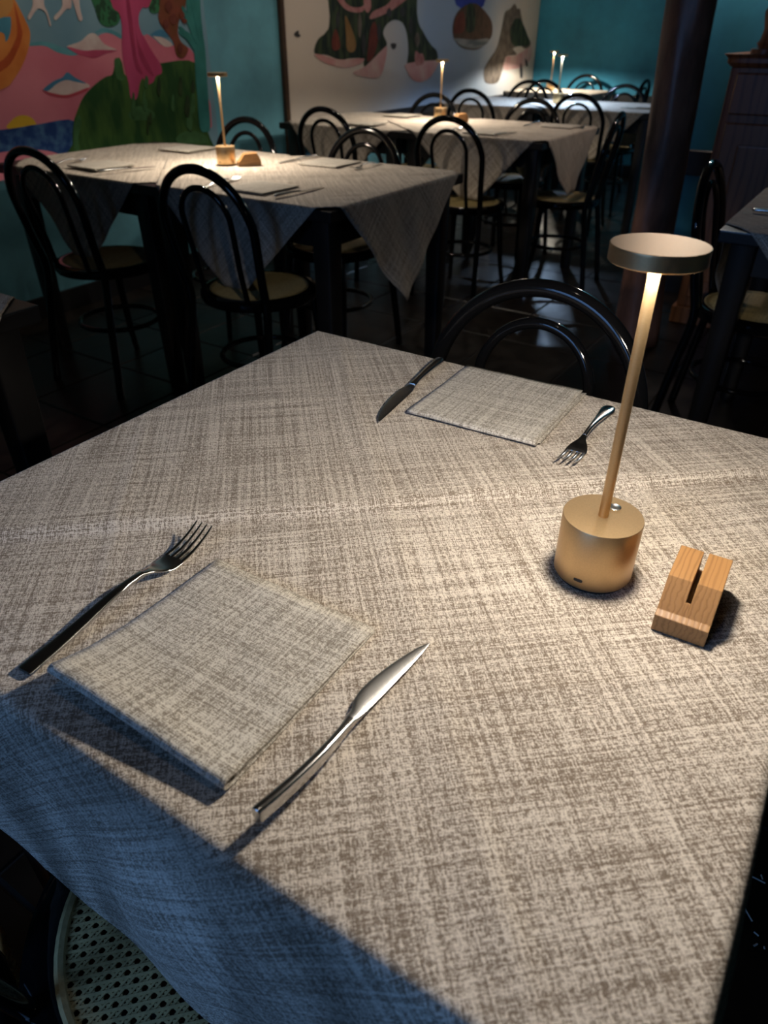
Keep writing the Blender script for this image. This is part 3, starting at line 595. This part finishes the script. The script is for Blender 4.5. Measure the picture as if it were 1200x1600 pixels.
# ---------------------------------------------------------------- bentwood chairs
SEAT = 0.46
def cane_mesh():
    """six-way woven cane: paired strands both ways and single diagonals"""
    verts = []; faces = []; Rr = .163; s = .0118
    def strand(px, py, dx, dy, wd, z):
        b_ = px * dx + py * dy; c_ = px * px + py * py - Rr * Rr; D = b_ * b_ - c_
        if D <= 1e-6: return
        t0, t1 = -b_ - sqrt(D), -b_ + sqrt(D); n = len(verts); nx, ny = -dy * wd / 2, dx * wd / 2
        for t in (t0, t1):
            for zz in (z, z - .0012):
                for sg in (-1, 1): verts.append((px + dx * t + sg * nx, py + dy * t + sg * ny, zz))
        q = [(0, 1, 5, 4), (2, 6, 7, 3), (0, 4, 6, 2), (1, 3, 7, 5)]
        faces.extend([tuple(n + a for a in f) for f in q])
    m = int(Rr / s) + 1
    for k in range(-m, m + 1):
        for e in (-.17, .17):
            strand((k + e) * s, 0, 0, 1, .0022, SEAT - .0030)
            strand(0, (k + e) * s, 1, 0, .0022, SEAT - .0036)
    r2 = sqrt(.5)
    for k in range(-2 * m, 2 * m + 1):
        d_ = (k + .5) * s * r2
        strand(d_ * r2, -d_ * r2, r2, r2, .0026, SEAT - .0024)
        strand(d_ * r2, d_ * r2, -r2, r2, .0026, SEAT - .0042)
    me = bpy.data.meshes.new('cane_weave'); me.from_pydata(verts, [], faces); me.update(); me.materials.append(CANE)
    return me
def lathed(name, prof, n, mat):
    me = lathe_me(name, prof, n); me.materials.append(mat); return me
def make_chair():
    t = empty('bentwood_chair')
    ring = [(.160, SEAT - .006), (.163, SEAT), (.172, SEAT + .002), (.190, SEAT + .001), (.199, SEAT - .006), (.200, SEAT - .022), (.195, SEAT - .032), (.175, SEAT - .034), (.163, SEAT - .028), (.160, SEAT - .006)]
    sr = link('seat_ring', lathed('seat_ring', ring, 64, LACQUER), None, t)
    bead = link('cane_edge', lathed('cane_edge', [(.1585, SEAT - .004), (.160, SEAT + .0005), (.1645, SEAT + .0022), (.168, SEAT + .0012), (.168, SEAT - .004), (.1585, SEAT - .004)], 64, CANE), None, t)
    link('cane_seat', cane_mesh(), None, t)
    def yb(z): return -.165 - .105 * max(0, (z - .44)) / .41 * 0.75 - (.06 * max(0, (.44 - z)) / .44)
    W = .176; top = .853; zc = top - W * .98
    path = [(-.185, yb(0), 0.0), (-.178, yb(.15), .15), (-.168, yb(.30), .30), (-.160, yb(.44), .44), (-.166, yb(.55), .55)]
    for k in range(0, 13):
        a = pi - pi * k / 12; z = zc + W * .98 * sin(a); path.append((W * cos(a), yb(z), z))
    path += [(.166, yb(.55), .55), (.160, yb(.44), .44), (.168, yb(.30), .30), (.178, yb(.15), .15), (.185, yb(0), 0.0)]
    pts = spline(path, 4)
    link('back_bow', tube_me('back_bow', pts, .0140, 12), LACQUER, t)
    iw = .094; it = top - .052; ic = it - iw
    p2 = [(-.088, yb(.452), .452), (-.086, yb(.55), .55), (-.090, yb(.62), .62)]
    for k in range(0, 11):
        a = pi - pi * k / 10; z = ic + iw * sin(a); p2.append((iw * cos(a), yb(z), z))
    p2 += [(.090, yb(.62), .62), (.086, yb(.55), .55), (.088, yb(.452), .452)]
    link('inner_bow', tube_me('inner_bow', spline(p2, 4), .0092, 10), LACQUER, t)
    for sg in (-1, 1):
        link('leg', tube_me('leg', spline([(sg * .128, .128, SEAT - .03), (sg * .140, .140, .30), (sg * .152, .158, .12), (sg * .166, .182, 0.0)], 4), [.017 - .006 * k / 12 for k in range(13)], 12), LACQUER, t)
    hoop = [(.150 * cos(2 * pi * k / 40), .150 * sin(2 * pi * k / 40) - .005, .225) for k in range(40)]
    link('leg_hoop', tube_me('leg_hoop', hoop, .0095, 8, closed=True), LACQUER, t)
    return t
CH = [  # x, y, rz, label
    (-.325, .236, 0, 'black bentwood chair with a cane seat tucked under the near side of the nearest table'),
    (-.385, .824, pi, 'black bentwood chair across the nearest table, behind the far napkin'),
    (-2.412, 1.800, .03, 'black bentwood chair farthest left, before the wall-end table of the second row'),
    (-1.690, 1.840, .04, 'black bentwood chair in front of the lamp in the second row'),
    (-2.500, 2.490, pi, 'black bentwood chair in shadow behind the wall-end table of the second row'),
    (-1.830, 2.460, pi, 'black bentwood chair behind the aisle-end table of the second row'),
    (-2.545, 3.600, 0, 'black bentwood chair before the wall-end table of the third row'),
    (-1.790, 3.560, 0, 'black bentwood chair before the lamp in the third row'),
    (-1.430, 3.960, pi / 2 + .12, 'black bentwood chair seen side-on at the aisle end of the third row'),
    (-2.580, 4.350, pi, 'black bentwood chair behind the wall-end table of the third row'),
    (-1.890, 4.330, pi, 'black bentwood chair behind the aisle-end table of the third row'),
    (-2.590, 5.350, 0, 'black bentwood chair before the wall-end table of the fourth row'),
    (-1.830, 5.390, 0, 'black bentwood chair before the aisle-end table of the fourth row'),
    (-2.700, 6.140, pi, 'black bentwood chair behind the wall-end table of the fourth row'),
    (-1.880, 6.070, pi, 'black bentwood chair behind the aisle-end table of the fourth row'),
    (-2.640, 6.800, 0, 'black bentwood chair before the farthest table'),
    (-2.670, 7.420, pi, 'black bentwood chair against the blue wall behind the farthest table'),
    (-2.200, 7.130, pi / 2, 'black bentwood chair side-on at the right end of the farthest table'),
    (-.215, 2.550, -pi / 2, 'black bentwood chair side-on at the table by the right edge'),
]
proto = make_chair()
for i, (x, y, rz, lb) in enumerate(CH):
    c = proto if i == 0 else copy_tree(proto)
    c.location = (x, y, 0); c.rotation_euler = (0, 0, rz)
    tag(c, lb, 'chair', 'black bentwood chairs')

# ---------------------------------------------------------------- cordless table lamps
DIFF, nt, b = nmat('lamp_diffuser')
b.inputs['Base Color'].default_value = (.9, .85, .75, 1); b.inputs['Emission Color'].default_value = (1, .80, .52, 1); b.inputs['Emission Strength'].default_value = 10.0
DIFFC, nt, b = nmat('lamp_diffuser_cool')
b.inputs['Base Color'].default_value = (.9, .9, .9, 1); b.inputs['Emission Color'].default_value = (.8, .9, 1, 1); b.inputs['Emission Strength'].default_value = 10.0
def lamp_light(color, power, k):
    l = bpy.data.lights.new('lamp_light', 'AREA'); l.shape = 'DISK'; l.size = .052; l.color = color; l.energy = power
    l.use_nodes = True; nt = l.node_tree; em = nt.nodes['Emission']
    ge = N(nt, 'ShaderNodeNewGeometry'); dt = N(nt, 'ShaderNodeVectorMath', operation='DOT_PRODUCT')
    nt.links.new(ge.outputs['Normal'], dt.inputs[0]); nt.links.new(ge.outputs['Incoming'], dt.inputs[1])
    ab = N(nt, 'ShaderNodeMath', operation='ABSOLUTE'); nt.links.new(dt.outputs['Value'], ab.inputs[0])
    mx_ = N(nt, 'ShaderNodeMath', operation='MAXIMUM'); mx_.inputs[1].default_value = .33; nt.links.new(ab.outputs[0], mx_.inputs[0])
    pw = N(nt, 'ShaderNodeMath', operation='POWER'); pw.inputs[1].default_value = -k; nt.links.new(mx_.outputs[0], pw.inputs[0])
    cut = N(nt, 'ShaderNodeMapRange', interpolation_type='SMOOTHSTEP'); cut.inputs['From Min'].default_value = .14; cut.inputs['From Max'].default_value = .36; nt.links.new(ab.outputs[0], cut.inputs['Value'])   # the shade rim hides the diodes near the horizontal
    ml = N(nt, 'ShaderNodeMath', operation='MULTIPLY'); nt.links.new(pw.outputs[0], ml.inputs[0]); nt.links.new(cut.outputs[0], ml.inputs[1])
    nt.links.new(ml.outputs[0], em.inputs['Strength'])
    return l
def make_lamp():
    t = empty('table_lamp')
    body = [(0, .0025), (.0335, .0025), (.0352, .0035), (.036, .005), (.036, .0645), (.0356, .0652), (.0348, .0652), (.0045, .0652), (0, .0652)]
    link('base', lathed('lamp_base', body, 64, GOLD), None, t)
    link('rubber_foot', lathed('rubber_foot', [(0, 0), (.033, 0), (.033, .003), (0, .003)], 48, RUBBER), None, t)
    link('pole', lathed('pole', [(0, .064), (.0046, .064), (.0046, .294), (0, .294)], 24, GOLD), None, t)
    sh = [(0, .3018), (.0340, .3018), (.0351, .3018), (.0355, .3015), (.0356, .3010), (.0356, .3000), (.0356, .2912), (.0356, .2902), (.0350, .2896), (.0330, .2896), (.0325, .2912), (0, .2912)]
    link('shade', lathed('shade', sh, 64, GOLD), None, t)
    link('diffuser', lathed('diffuser', [(.0055, .2908), (.0318, .2908), (.0318, .2898), (.0055, .2898), (.0055, .2908)], 48, DIFF), None, t)
    bt = link('touch_button', lathed('touch_button', [(0, .0650), (.0058, .0650), (.0056, .0662), (.0048, .0666), (0, .0660)], 24, SILVER), None, t)
    bt.location = (.0035, .0185, 0)
    pb = bmesh.new()
    me = loft_me('charging_port', [((0, -.0362, 0), (.0042, 0, 0), (0, 0, .0016), 4), ((0, -.0335, 0), (.0042, 0, 0), (0, 0, .0016), 4)], 16); pb.free()
    pt = link('charging_port', me, RUBBER, t); pt.location = (0, 0, .013); 
    return t
LAMPS = [
    (-.123, .560, radians(-4), 'tall gold cordless lamp standing on the nearest table', (1.0, .895, .765), 1.55, 1.95),
    (-2.140, 2.209, 0, 'gold cordless lamp on the second row of tables', WARM, 4.6, .8),
    (-2.290, 4.150, 0, 'gold cordless lamp on the third row, in front of the cream mural', WARM, 5.0, .8),
    (-2.190, 5.720, 0, 'gold cordless lamp with bluish light on the fourth row', (.50, .70, 1.0), 9.0, .9),
    (-2.800, 7.100, 0, 'gold cordless lamp on the farthest table in the blue corner', (1, .90, .74), 9.0, 1.1),
]
lp = make_lamp()
for i, (x, y, rz, lb, colr, pw, k) in enumerate(LAMPS):
    c = lp if i == 0 else copy_tree(lp)
    zl = TT + (.0022 if i in (0, 4) else .0066); c.location = (x, y, zl); c.rotation_euler = (0, 0, rz); tag(c, lb, 'lamp', 'gold cordless table lamps')
    if i == 3:
        for ch in c.children:
            if ch.name.startswith('diffuser'):
                ch.data = ch.data.copy(); ch.data.materials[0] = DIFFC
for i, (x, y, rz, lb, colr, pw, k) in enumerate(LAMPS):
    lo = bpy.data.objects.new('lamp_light', lamp_light(colr, pw, k)); COL.objects.link(lo); lo.location = (x, y, TT + (.0022 if i in (0, 4) else .0066) + .2893)

# ---------------------------------------------------------------- wooden card holders
def make_block():
    t = empty('card_holder'); hw = .022
    prof = [(0, 0), (0, .0165), (.0065, .0190), (.026, .0425), (.073, .0445), (.0865, .0185), (.0865, 0)]
    sw = .0021; zb = .016
    bm = bmesh.new()
    def slab(xa, xb, P):
        A = [bm.verts.new((xa, y, z)) for y, z in P]; B = [bm.verts.new((xb, y, z)) for y, z in P]; n = len(P)
        bm.faces.new(A); bm.faces.new(B[::-1])
        for i in range(n): bm.faces.new((A[i], A[(i + 1) % n], B[(i + 1) % n], B[i]))
    slab(-hw, -sw, prof); slab(sw, hw, prof)
    low = [(0, 0), (0, .0165), (.0065, .0190), (.0145, .0286), (.030, .0150), (.0865, .0150), (.0865, 0)]
    slab(-sw, sw, low)
    bmesh.ops.recalc_face_normals(bm, faces=bm.faces)
    bmesh.ops.remove_doubles(bm, verts=bm.verts, dist=1e-5)
    bmesh.ops.recalc_face_normals(bm, faces=bm.faces)
    sh = [e for e in bm.edges if len(e.link_faces) == 2 and e.calc_face_angle(0) > .25]
    bmesh.ops.bevel(bm, geom=sh, offset=.0007, segments=2, profile=.6, affect='EDGES')
    me = bpy.data.meshes.new('card_block'); bm.to_mesh(me); bm.free()
    me.transform(Matrix.Translation((0, -.043, 0)))
    link('wood_block', me, BLOCKWOOD, t)
    return t
BL = [(-.0325, .555, radians(1.5), 'slotted wooden card holder beside the tall gold lamp'),
      (-2.055, 2.240, radians(-38), 'slotted wooden card holder on the second row of tables'),
      (-2.150, 4.130, radians(-30), 'slotted wooden card holder on the third row of tables')]
bk = make_block()
for i, (x, y, rz, lb) in enumerate(BL):
    c = bk if i == 0 else copy_tree(bk)
    c.location = (x, y, TT + (.0022 if i == 0 else .0070)); c.rotation_euler = (0, 0, rz); tag(c, lb, 'card holder', 'slotted wooden card holders')
# ---------------------------------------------------------------- napkins
def napkin_me(wd, dp, lift, seed=0, th=.0040, nx=26, flap=0.0, skew=0.0, roll=0.0):
    """folded sheet: bottom layer, rolled front fold, top layer; lift(x in 0..1) raises the front"""
    rnd = random.Random(seed); p0, p1 = rnd.uniform(0, 6), rnd.uniform(0, 6)
    prof = []
    nb = 16
    for k in range(nb + 1): prof.append(('b', dp * (1 - k / nb)))
    for k in range(1, 8): prof.append(('f', pi * k / 8))
    for k in range(nb + 1): prof.append(('t', dp * k / nb))
    verts = []; faces = []; uvs = []
    for i in range(nx + 1):
        s = i / nx; x = (s - .5) * wd; L = lift(s)
        def zf(y):
            q = max(0, 1 - y / (dp * .55)); return L * q * q + .0006 * sin(9 * s + 25 * y / dp + p0) * .5
        def tq(y): return th * (1 - .35 * y / dp) + roll * max(0, 1 - y / (dp * .3)) ** 2
        acc = 0; last = None
        for kind, a in prof:
            if kind == 'b': y, z = a, .0007 + max(0, zf(a))
            elif kind == 'f': y, z = -tq(0) / 2 * sin(a) * 1.2, .0007 + max(0, zf(0)) + tq(0) / 2 * (1 - cos(a))
            else: y, z = a, .0007 + max(0, zf(a)) + tq(a) + .0006 * (1 + sin(14 * s + p1 + 9 * a / dp)) * .5
            xx = x + skew * y + (flap * (1 if kind == 'b' else 0) * (y / dp))
            if last is not None: acc += sqrt((y - last[0]) ** 2 + (z - last[1]) ** 2)
            last = (y, z); verts.append((xx, y - dp / 2, z)); uvs.append((x, acc))
    m = len(prof)
    for i in range(nx):
        for k in range(m - 1): faces.append((i * m + k, (i + 1) * m + k, (i + 1) * m + k + 1, i * m + k + 1))
    me = bpy.data.meshes.new('folded_napkin'); me.from_pydata(verts, [], faces); me.update()
    ul = me.uv_layers.new(name='UVMap')
    for l in me.loops: ul.data[l.index].uv = uvs[l.vertex_index]
    me.shade_smooth(); me.materials.append(NAPKIN); return me
def rest(x, y):   # top of the cloth at a spot: the aisle-end cloths lap over the wall-end ones
    return TT + (.0070 if (y > 1.5 and -2.90 < x < -1.2 and y < 6.5) else .0034)
def napkin(x, y, rz, me, label, inner=None):
    o = link('napkin', me, None); o.location = (x, y, rest(x, y)); o.rotation_euler = (0, 0, rz)
    if not o.modifiers:
        sd = o.modifiers.new('thickness', 'SOLIDIFY'); sd.thickness = .0010; sd.offset = 0
    if inner is not None:
        c = link('inner_layer', inner, None, o); sd = c.modifiers.new('thickness', 'SOLIDIFY'); sd.thickness = .0009; sd.offset = 0
    return tag(o, label, 'napkin', 'folded linen napkins')
inner_a = napkin_me(.176, .172, lambda s: .0085 - .0055 * s, 5, .0014); inner_a.transform(Matrix.Translation((.0015, .003, .0012)))
nap_a = napkin_me(.181, .181, lambda s: .0105 - .0075 * s + .002 * sin(5 * s), 1, .0046, roll=.0036)
napkin(-.3395, .2850, radians(0.6), nap_a, 'folded linen napkin with a lifted edge nearest the viewer', inner_a)
nap_b = napkin_me(.181, .186, lambda s: .0012, 2, .0046, flap=.006)
inner_b = napkin_me(.178, .160, lambda s: .0008, 6, .0014); inner_b.transform(Matrix.Translation((.0050, -.006, .0012)))
napkin(-.3590, .8510, radians(2.2), nap_b, 'flat folded linen napkin at the far side of the nearest table', inner_b)
nap_c = napkin_me(.175, .180, lambda s: .001, 3, .005)
FN = [(-1.83, 2.455, .05, 'folded napkin behind the lamp at the aisle end of the second row'),
      (-1.70, 1.900, .0, 'folded napkin at the front of the aisle-end table of the second row'),
      (-2.58, 2.440, .05, 'folded napkin at the back of the wall-end table of the second row'),
      (-2.50, 1.920, -.05, 'folded napkin at the front of the wall-end table of the second row'),
      (-1.58, 4.240, .0, 'folded napkin at the aisle-end corner of the third row'),
      (-1.79, 3.730, .0, 'folded napkin at the front of the aisle-end table of the third row'),
      (-2.62, 4.270, .0, 'folded napkin at the back of the wall-end table of the third row'),
      (-2.52, 3.730, .0, 'folded napkin at the front of the wall-end table of the third row'),
      (-1.60, 5.700, pi / 2, 'folded napkin at the aisle end of the fourth row'),
      (-.17, 2.540, pi / 2, 'folded napkin on the table at the right edge')]
for x, y, rz, lb in FN: napkin(x, y, rz, nap_c, lb)

# ---------------------------------------------------------------- cutlery
def fork_modern():
    t = empty('fork')
    def sec(y, hw, z, th, pw=5.0, x=0.0): return ((x, y, z), (hw, 0, 0), (0, 0, th), pw)
    H = [(0, .0072, .0030, .0014), (.0015, .0078, .0031, .0016), (.03, .0071, .0052, .0017), (.06, .0062, .0085, .0019), (.09, .0050, .0125, .0021), (.112, .0040, .0142, .0022), (.128, .0036, .0135, .0022)]
    Y = spline([(a, b_, c) for a, b_, c, d in H], 3); D = spline([(a, d, 0) for a, b_, c, d in H], 3)
    link('handle', loft_me('fork_handle', [sec(p[0], p[1], p[2], q[1]) for p, q in zip(Y, D)], 16), STEEL, t)
    Hd = [(.126, .0036, .0136, .0021), (.136, .0052, .0112, .0017), (.144, .0092, .0080, .0013), (.152, .0118, .0058, .0011), (.160, .0125, .0050, .0010), (.168, .0124, .0052, .0009)]
    Y = spline([(a, b_, c) for a, b_, c, d in Hd], 3); D = spline([(a, d, 0) for a, b_, c, d in Hd], 3)
    link('head', loft_me('fork_head', [sec(p[0], p[1], p[2], q[1], 3.0) for p, q in zip(Y, D)], 20), STEEL, t)
    for k in range(4):
        x0 = (-.0102, -.0034, .0034, .0102)[k]
        T = [(.166, .0021, .0052), (.178, .0019, .0062), (.190, .0017, .0088), (.202, .0014, .0132), (.211, .0009, .0178), (.213, .0004, .0190)]
        Tm = spline(T, 3)
        link('tine', loft_me('tine', [((x0 * (1 - .05 * max(0, (p[0] - .166) / .047)), p[0], p[2]), (p[1], 0, 0), (0, 0, .0009)) for p in Tm], 10), STEEL, t)
    return t
def knife_modern():
    t = empty('knife')
    K = [  # y, x, halfwidth, z, half thickness, roll
        (.000, .000, .0036, .0150, .0058, 0.10), (.004, .0006, .0042, .0152, .0062, .10), (.030, .0035, .0040, .0140, .0060, .08),
        (.060, .0045, .0036, .0118, .0054, .05), (.085, .0030, .0034, .0095, .0044, .0), (.100, .0010, .0044, .0078, .0032, -.05)]
    A = spline([(k[0], k[1], k[3]) for k in K], 4); B = spline([(k[2], k[4], k[5]) for k in K], 4)
    def S(a, b_, pw=3.4):
        r = b_[2]; return ((a[1], a[0], a[2]), (b_[0] * cos(r), 0, b_[0] * sin(r)), (-b_[1] * sin(r), 0, b_[1] * cos(r)), pw)
    link('handle', loft_me('knife_handle', [S(a, b_) for a, b_ in zip(A, B)], 18), STEEL, t)
    Bl = [(.098, .0010, .0044, .0080, .0032, -.05), (.108, .0002, .0054, .0068, .0019, -.06), (.118, -.0018, .0074, .0062, .0012, -.07), (.130, -.0026, .0084, .0058, .0009, -.07), (.150, -.0016, .0078, .0052, .0008, -.06),
          (.172, .0006, .0062, .0045, .0007, -.05), (.190, .0028, .0040, .0038, .0005, -.04), (.200, .0043, .0020, .0033, .0004, -.03), (.2045, .0052, .0005, .0031, .0003, -.02)]
    A = spline([(k[0], k[1], k[3]) for k in Bl], 4); B = spline([(k[2], k[4], k[5]) for k in Bl], 4)
    link('blade', loft_me('knife_blade', [S(a, b_, 2.4) for a, b_ in zip(A, B)], 18), BRUSHED, t)
    return t
def fork_classic():
    t = empty('fork')
    H = [(0, .0020, .0036, .0008), (.002, .0060, .0038, .0012), (.010, .0088, .0046, .0014), (.022, .0090, .0056, .0015), (.045, .0064, .0082, .0018), (.075, .0040, .0118, .0021), (.100, .0031, .0132, .0022), (.120, .0030, .0122, .0022)]
    Y = spline([(a, b_, c) for a, b_, c, d in H], 3); D = spline([(a, d, 0) for a, b_, c, d in H], 3)
    link('handle', loft_me('fork_handle', [((0, p[0], p[2]), (p[1], 0, 0), (0, 0, q[1]), 2.6) for p, q in zip(Y, D)], 16), STEEL, t)
    Hd = [(.118, .0030, .0124, .0021), (.128, .0052, .0096, .0017), (.136, .0100, .0066, .0013), (.144, .0124, .0050, .0011), (.152, .0127, .0044, .0010)]
    Y = spline([(a, b_, c) for a, b_, c, d in Hd], 3); D = spline([(a, d, 0) for a, b_, c, d in Hd], 3)
    link('head', loft_me('fork_head', [((0, p[0], p[2]), (p[1], 0, 0), (0, 0, q[1]), 3.0) for p, q in zip(Y, D)], 20), STEEL, t)
    for k in range(4):
        x0 = (-.0104, -.0035, .0035, .0104)[k]
        T = spline([(.150, .0021, .0044), (.162, .0020, .0046), (.176, .0017, .0068), (.188, .0014, .0110), (.196, .0007, .0150)], 3)
        link('tine', loft_me('tine', [((x0, p[0], p[2]), (p[1], 0, 0), (0, 0, .0009)) for p in T], 10), STEEL, t)
    return t
def knife_classic():
    t = empty('knife')
    K = [(.0, .0020, .0068, .0030), (.003, .0062, .0070, .0040), (.015, .0078, .0076, .0044), (.050, .0062, .0082, .0042), (.085, .0048, .0076, .0038), (.104, .0058, .0068, .0036), (.110, .0060, .0064, .0032)]
    A = spline([k[:3] for k in K], 3); B = spline([(k[3], 0, 0) for k in K], 3)
    link('handle', loft_me('knife_handle', [((0, a[0], a[2]), (a[1], 0, 0), (0, 0, b_[0]), 2.6) for a, b_ in zip(A, B)], 16), STEEL, t)
    Bl = [(.108, .0052, .0064, .0026, 0), (.116, .0070, .0056, .0012, .001), (.126, .0098, .0052, .0008, .002), (.150, .0100, .0048, .0007, .002), (.180, .0088, .0042, .0006, .0012), (.205, .0062, .0036, .0005, -.0008), (.222, .0028, .0032, .0004, -.0036), (.228, .0005, .0030, .0003, -.0056)]
    A = spline([k[:3] for k in Bl], 3); B = spline([k[3:] + (0,) for k in Bl], 3)
    link('blade', loft_me('knife_blade', [((b_[1], a[0], a[2]), (a[1], 0, 0), (0, 0, b_[0]), 2.4) for a, b_ in zip(A, B)], 16), BRUSHED, t)
    return t
fm, km, fc, kc = fork_modern(), knife_modern(), fork_classic(), knife_classic()
def put(o, x, y, rz, label, cat, first=False):
    c = o if first else copy_tree(o)
    c.location = (x, y, rest(x, y) - .0004); c.rotation_euler = (0, 0, rz); return tag(c, label, cat, 'steel cutlery')
put(fm, -.4575, .1850, radians(2.8), 'steel fork with flat dark handle left of the near napkin', 'fork', True)
put(km, -.2125, .1835, radians(-1.2), 'steel knife with slim arched handle right of the near napkin', 'knife', True)
put(fc, -.2230, .9210, pi + radians(2.0), 'steel fork with rounded handle right of the far napkin', 'fork', True)
put(kc, -.4960, .9340, pi + radians(7.0), 'steel table knife left of the far napkin, tip toward the viewer', 'knife', True)
for x, y, rz, k, lb in [(-1.67, 2.560, pi, 'f', 'fork at the back of the aisle-end table of the second row'), (-1.975, 2.560, pi - .1, 'k', 'knife at the back of the aisle-end table of the second row'),
                        (-1.56, 1.80, -.1, 'k', 'knife at the front of the aisle-end table of the second row'), (-1.86, 1.80, .1, 'f', 'fork at the front of the aisle-end table of the second row'),
                        (-2.37, 1.80, -.25, 'k', 'knife at the front of the wall-end table of the second row'), (-2.66, 1.80, .1, 'f', 'fork at the front of the wall-end table of the second row'),
                        (-1.69, 3.62, -.1, 'k', 'knife at the front of the aisle-end table of the third row'), (-1.95, 3.62, .1, 'f', 'fork at the front of the aisle-end table of the third row'),
                        (-1.455, 4.35, pi, 'f', 'fork at the back of the aisle-end table of the third row'), (-1.76, 4.35, pi, 'k', 'knife at the back of the aisle-end table of the third row'),
                        (-1.47, 5.60, pi / 2, 'k', 'knife at the aisle end of the fourth row'), (-.30, 2.43, -pi / 2, 'k', 'knife on the table at the right edge')]:
    put(fc if k == 'f' else kc, x, y, rz, lb, 'fork' if k == 'f' else 'knife')

# ---------------------------------------------------------------- woven straw basket at the lower left
def basket():
    STRAW = simple('straw', (0.62, 0.26, 0.075), 0.30, var=0.5, vscale=60, bump=0.3, bscale=300)
    t = tag(empty('straw_basket', (-.556, .106, 0), radians(-4)), 'brown woven straw basket, only its corner in view beside the cane chair', 'basket')
    S = .26; hh = .295
    def loop(ins, z, ph, amp):
        pts = []; c = .03
        per = [(-c, 0, 1, 0), (-S + c, 0, 0, 0)]
        base = [(-c - ins, -ins), (-S + c + ins, -ins), (-S + ins, -c - ins), (-S + ins, -S + c + ins), (-S + c + ins, -S + ins), (-c - ins, -S + ins), (-ins, -S + c + ins), (-ins, -c - ins)]
        for k in range(8):
            (x0, y0), (x1, y1) = base[k], base[(k + 1) % 8]
            n = 10 if k % 2 == 0 else 2
            L = sqrt((x1 - x0) ** 2 + (y1 - y0) ** 2); nx, ny = (y1 - y0) / L, -(x1 - x0) / L
            for q in range(n):
                f = q / n; w_ = amp * (1 if (q + ph) % 2 else -1)
                pts.append((x0 + (x1 - x0) * f + nx * w_, y0 + (y1 - y0) * f + ny * w_, z))
        return spline(pts, 2, True)
    for j in range(20):
        link('weaver', tube_me('weaver', loop(.006, .012 + j * .0142, j % 2, .003), .0066, 6, closed=True), STRAW, t)
    for j in range(3):
        link('braided_rim', tube_me('braided_rim', [(x, y, z + .004 * sin(i * .9 + j * 2.1)) for i, (x, y, z) in enumerate(loop(.002 + .008 * j, hh + .004, j % 2, .004))], .0075, 7, closed=True), STRAW, t)
    for k in range(10):
        f = .02 + .022 * k + .01
        for (x, y) in ((-f, -.006), (-f, -S + .006), (-.006, -f), (-S + .006, -f)):
            link('stake', tube_me('stake', [(x, y, .008), (x, y, hh)], .0030, 6), STRAW, t)
    box('bottom', -S + .01, -.01, -S + .01, -.01, .002, .012, STRAW, t)
basket()
# lint on the dark floor to the right of the nearest table
lv = []; lf = []
for k in range(60):
    x, y = random.uniform(.10, .45), random.uniform(.35, .95); a = random.uniform(0, pi); L = random.choice([.004, .006, .008, .022, .035]); wd = .0014
    n = len(lv); dx, dy = cos(a) * L / 2, sin(a) * L / 2; px_, py_ = -sin(a) * wd, cos(a) * wd
    for (sx_, sy_, z) in ((-1, -1, .0012), (1, -1, .0012), (1, 1, .0012), (-1, 1, .0012), (-1, 0, .0030), (1, 0, .0030)):
        lv.append((x + sx_ * dx + sy_ * px_, y + sx_ * dy + sy_ * py_, z))
    lf += [(n, n + 1, n + 5, n + 4), (n + 3, n + 4, n + 5, n + 2), (n, n + 4, n + 3), (n + 1, n + 2, n + 5), (n, n + 3, n + 2, n + 1)]
tag(link('lint', mesh('lint', lv, lf), simple('lint', (.75, .75, .72), .9)), 'white lint scattered on the dark floor right of the nearest table', 'lint', kind='stuff')
